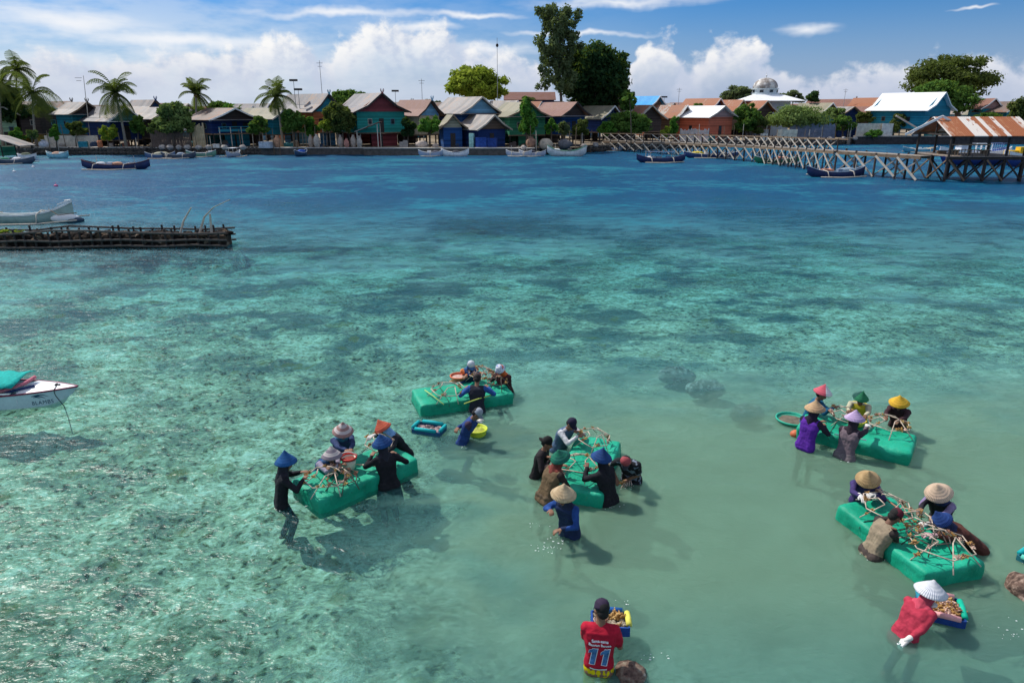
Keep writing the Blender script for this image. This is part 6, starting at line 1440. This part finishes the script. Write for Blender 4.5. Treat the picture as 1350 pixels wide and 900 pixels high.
reef_frame('dark reef frame half under the large pale one on the nearer right raft', 1220, 716, 0.230, 5, 0.300, 0, dark=True, seed=14, nc=4)
# loose tools and cloth scraps on the rafts
for i, (a, c, z, col, lab) in enumerate([((612, 532), (650, 520), .31, (.50, .58, .12), 'yellow green stick lying across the farthest raft'), ((560, 514), (585, 533), .30, (.30, .45, .14), 'pale green twig on the left end of the farthest raft'),
    ((1100, 572), (1142, 580), .31, (.62, .72, .72), 'white rod lying near the lower edge of the farther right raft'), ((735, 604), (775, 598), .32, (.55, .46, .32), 'tan stick lying across the centre raft'), ((470, 612), (505, 616), .31, (.62, .50, .36), 'pale stick right of the cream bucket'),
    ((1160, 652), (1210, 690), .34, (.30, .16, .10), 'long brown rod slanting down the nearer right raft')]):
    p0, p1 = g(*a, z), g(*c, z); m = MB(); m.tube([Vector((0, 0, 0)), (p1-p0)/2+Vector((0, 0, .01)), p1-p0], .012, 6); o = m.build('stick', mat(col, .8, .2), None, True); o.location = p0; tag(o, lab, 'stick')
def pot(label, px, py, z, prof, rimr, rimz, c1, c2, name, cat, handle=True, fill=None):
    p = g(px, py, z); r = empty(name, (p.x, p.y, z), 0, label, cat)
    m = MB(); m.lathe(prof+[(a*.93, b_) for a, b_ in prof[::-1][:-1]]+[(0, prof[0][1]+.012)], 24); m.build('body', mat(c1, .5, .1, 6, .1), r, True)
    m = MB(); m.lathe([(rimr-.012, rimz-.035), (rimr+.01, rimz-.035), (rimr+.014, rimz), (rimr-.006, rimz+.004), (rimr-.012, rimz-.035)], 24); m.build('rim', mat(c2, .45, .1, 6, .1), r, True)
    if handle: m = MB(); m.tube([(rimr*math.cos(a)*1.04, rimr*.9*math.sin(a)*.3-.06*math.sin(a), rimz+.10*math.sin(a)) for a in np.linspace(0, math.pi, 9)], .006, 6); m.build('handle', mat((.6, .6, .6), .4, .1), r, True)
    if fill: m = MB(); m.ell((0, 0, rimz-.06), (rimr*.86, rimr*.86, .035), 12, 6, jit=.15); m.build('contents', mat(fill, .8, .4, 12), r)
    return r
pot('cream bucket with a red lid rim standing on the left raft', 461, 617, .25, [(0, 0), (.085, .0), (.095, .02), (.125, .20)], .128, .225, (.70, .64, .50), (.52, .04, .03), 'bucket', 'bucket', fill=(.20, .04, .03))
pot('orange red bowl held against the jacket at the farthest raft', 605, 501, .25, [(0, 0), (.10, 0), (.15, .04), (.19, .10)], .19, .12, (.62, .12, .05), (.66, .16, .07), 'bowl', 'bowl', False, (.5, .35, .3))
pot('yellow green mesh basket floating beside the worker with the grey cap', 629, 574, -.04, [(0, 0), (.15, .0), (.17, .02), (.19, .13)], .195, .16, (.50, .60, .03), (.60, .68, .05), 'mesh_basket', 'basket', False, (.35, .38, .06))
pot('yellow basket between the green and lilac hats on the farther right raft', 1128, 560, .25, [(0, 0), (.12, .0), (.16, .10)], .165, .12, (.68, .52, .03), (.72, .58, .05), 'plastic_basket', 'basket', False, (.4, .3, .25))
pot('wide green rimmed basin with brown rubble floating behind the teal shirt', 1044, 556, .0, [(0, 0), (.26, .0), (.30, .05)], .31, .085, (.02, .30, .20), (.03, .42, .28), 'floating_basin', 'basin', False, (.13, .11, .08))
p = g(1050, 574, .0); m = MB(); m.ell((0, 0, .03), (.13, .10, .09), 12, 8); m.tube([(0, 0, .1), (0, 0, .14)], .02, 6); o = m.build('float_ball', mat((.55, .13, .05), .5, .1), None, True); o.location = p; tag(o, 'orange red float ball in the water beside the violet top', 'float')
def tray(label, px, py, z, rot, L, W_, netc, edges, fill, seed=0, tilt=(0, 0), nfr=0, name='floating_tray'):
    """mesh tray kept afloat by pool noodles tied to its rim"""
    rs = random.Random(seed); p = g(px, py, z); r = empty(name, (p.x, p.y, z), R(rot), label, 'tray'); r.rotation_euler = (R(tilt[0]), R(tilt[1]), R(rot))
    m = MB(); m.box((0, 0, -.03), (L, W_, .015))
    for s_ in (-1, 1): m.box((s_*L/2, 0, .02), (.02, W_, .11)); m.box((0, s_*W_/2, .02), (L-.02, .02, .11))
    m.build('net_tray', mat(netc, .7, .25, 8), r)
    for side, c_ in edges:
        m = MB(); a = .38
        if side in 'NS': y = W_/2*(1 if side == 'N' else -1); m.tube([(-L*a, y, .085), (0, y*1.01, .09), (L*a, y, .085)], .036, 10)
        else: x = L/2*(1 if side == 'E' else -1); m.tube([(x, -W_*a, .085), (x*1.01, 0, .09), (x, W_*a, .085)], .036, 10)
        m.build('foam_noodle', mat(c_, .7, .08, 20, .2), r, True)
    m = MB()
    for i in range(int(90*fill[1])):
        x, y = rs.uniform(-.44, .44)*L, rs.uniform(-.44, .44)*W_; q = rs.uniform(.018, .04); m.ell((x, y, rs.uniform(-.01, .03)), (q*1.3, q, q), 6, 4, jit=.3)
    m.build('rubble', mat(fill[0], .9, .6, 18, .8, .02), r)
    for i in range(nfr):
        o = link('coral_fragment', CM[i % 5], r, (rs.uniform(-.38, .38)*L, rs.uniform(-.38, .38)*W_, .03)); o.rotation_euler = (rs.uniform(-.5, .5), rs.uniform(-.5, .5), rs.random()*6); o.scale = (rs.uniform(1.2, 2.0),)*3
    return r
TQ, PKN = (.0, .36, .38), (.72, .34, .34)
tray('turquoise rimmed tray of grey rubble floating between two rafts', 566, 567, .0, -18, .58, .36, (.02, .10, .22), [('N', TQ), ('S', TQ), ('E', TQ), ('W', TQ)], ((.42, .30, .30), 1), 1)
tray('blue tray of brown branching coral with pink and green foam edges', 1239, 804, .03, -22, .46, .44, (.01, .05, .24), [('N', PKN), ('S', PKN), ('E', (.0, .42, .27)), ('W', (.02, .22, .30))], ((.22, .14, .05), 1), 2, nfr=46)
tray('blue tray with a yellow foam edge held up by the man in red', 804, 823, .24, -4, .42, .34, (.01, .06, .26), [('E', (.68, .64, .10)), ('N', (.01, .10, .34))], ((.40, .34, .26), .8), 3, tilt=(-10, 0), nfr=8, name='held_tray')
tray('turquoise edged tray cut off by the right edge of the photo', 1374, 742, .0, 30, .45, .45, (.02, .16, .2), [('W', (.10, .50, .42)), ('N', TQ), ('S', TQ), ('E', TQ)], ((.4, .3, .25), .6), 4)
p = g(827, 636, .04); o = empty('washed_frame', (p.x, p.y, .02), R(20), 'tangle of pale rods and coral being rinsed by the person in the black t-shirt', 'coral bundle')
for k in range(5): m = MB(); m.tube([(-.16+.05*k, -.08, .0), (.02*k, .03, .05), (.16-.02*k, .08+.01*k, .01)], .009, 5); m.build('rod', ROD, o, True)
for k in range(5): q = link('coral_fragment', CM[k], o, (-.12+.06*k, .02*(k % 2), .02)); q.scale = (.9,)*3
# ---------------------------------------------------------------- coral heads
def boulder(label, px, py, z, size, col, seed, name='coral_boulder', top=None):
    rs = random.Random(seed); p = g(px, py, z); m = MB(); N, K = 48, 28
    m.ell((0, 0, 0), size, N, K)
    m.v = [tuple(Vector(v)*(1+.16*noise.noise(Vector(v)*3.2+Vector((seed, 0, 0)))+.10*noise.noise(Vector(v)*9+Vector((0, seed, 0)))+.04*noise.noise(Vector(v)*28))) for v in m.v]
    mm, nt = newmat('coral_rock'); q = NB(nt); cc = q.oc()
    f = q.math('ADD', q.math('MULTIPLY', q.noise(cc, 5, 5, .65), .6), q.math('MULTIPLY', q.noise(cc, 18, 3), .4))
    q.out(q.pr(q.ramp(f, [(.36, (.035, .025, .022)), (.48, (.14, .09, .07)), (.58, col), (.68, top or (.62, .54, .46))]), .9, q.bump(f, 1., .06), .15))
    o = m.build(name, mm, None, True); o.location = (p.x, p.y, z-size[2]*.4); tag(o, label, 'coral rock'); return o
boulder('brown and white coral boulder rising from the water at the right edge', 1352, 776, .05, (.22, .27, .26), (.34, .25, .20), 2)
boulder('coral rock with a pale rim just breaking the surface right of the man in red', 828, 892, -.06, (.24, .22, .24), (.20, .17, .13), 5, top=(.58, .50, .42))
boulder('submerged grey coral head, left one of the pair above the empty centre', 893, 490, -.40, (.46, .30, .24), (.42, .36, .33), 7, top=(.7, .62, .56))
boulder('submerged pinkish coral head, middle one above the empty centre', 930, 508, -.38, (.46, .26, .24), (.55, .44, .42), 8, top=(.8, .7, .64))
boulder('submerged pale coral head nearest the right far raft', 985, 540, -.42, (.38, .24, .22), (.55, .48, .45), 9, top=(.8, .72, .66))
# foam and splashes around the wading people
FOAM = mat((.80, .83, .83), .5, .05)
def splash(label, px, py, n, sp_, seed):
    rs = random.Random(seed); p = g(px, py, .012); m = MB()
    for i in range(n):
        x, y = rs.gauss(0, sp_), rs.gauss(0, sp_*.6); q = rs.uniform(.0025, .008); m.ell((x, y, rs.uniform(0, .004)), (q*rs.uniform(1, 2.4), q*rs.uniform(.7, 1.3), q*.4), 6, 4)
    o = m.build('splash', FOAM, None, True); o.location = p; tag(o, label, kind='stuff')
for i, (px, py, n, s_) in enumerate([(718, 722, 26, .12), (735, 712, 10, .08), (372, 668, 16, .10), (832, 640, 14, .12), (800, 668, 9, .10), (1190, 850, 10, .06), (1335, 830, 22, .22), (865, 866, 10, .10), (612, 590, 7, .08), (1115, 606, 9, .1), (1150, 734, 8, .1), (712, 690, 6, .12), (820, 795, 5, .1)]):
    splash('white flecks of foam on the water', px, py, n, s_, 50+i)
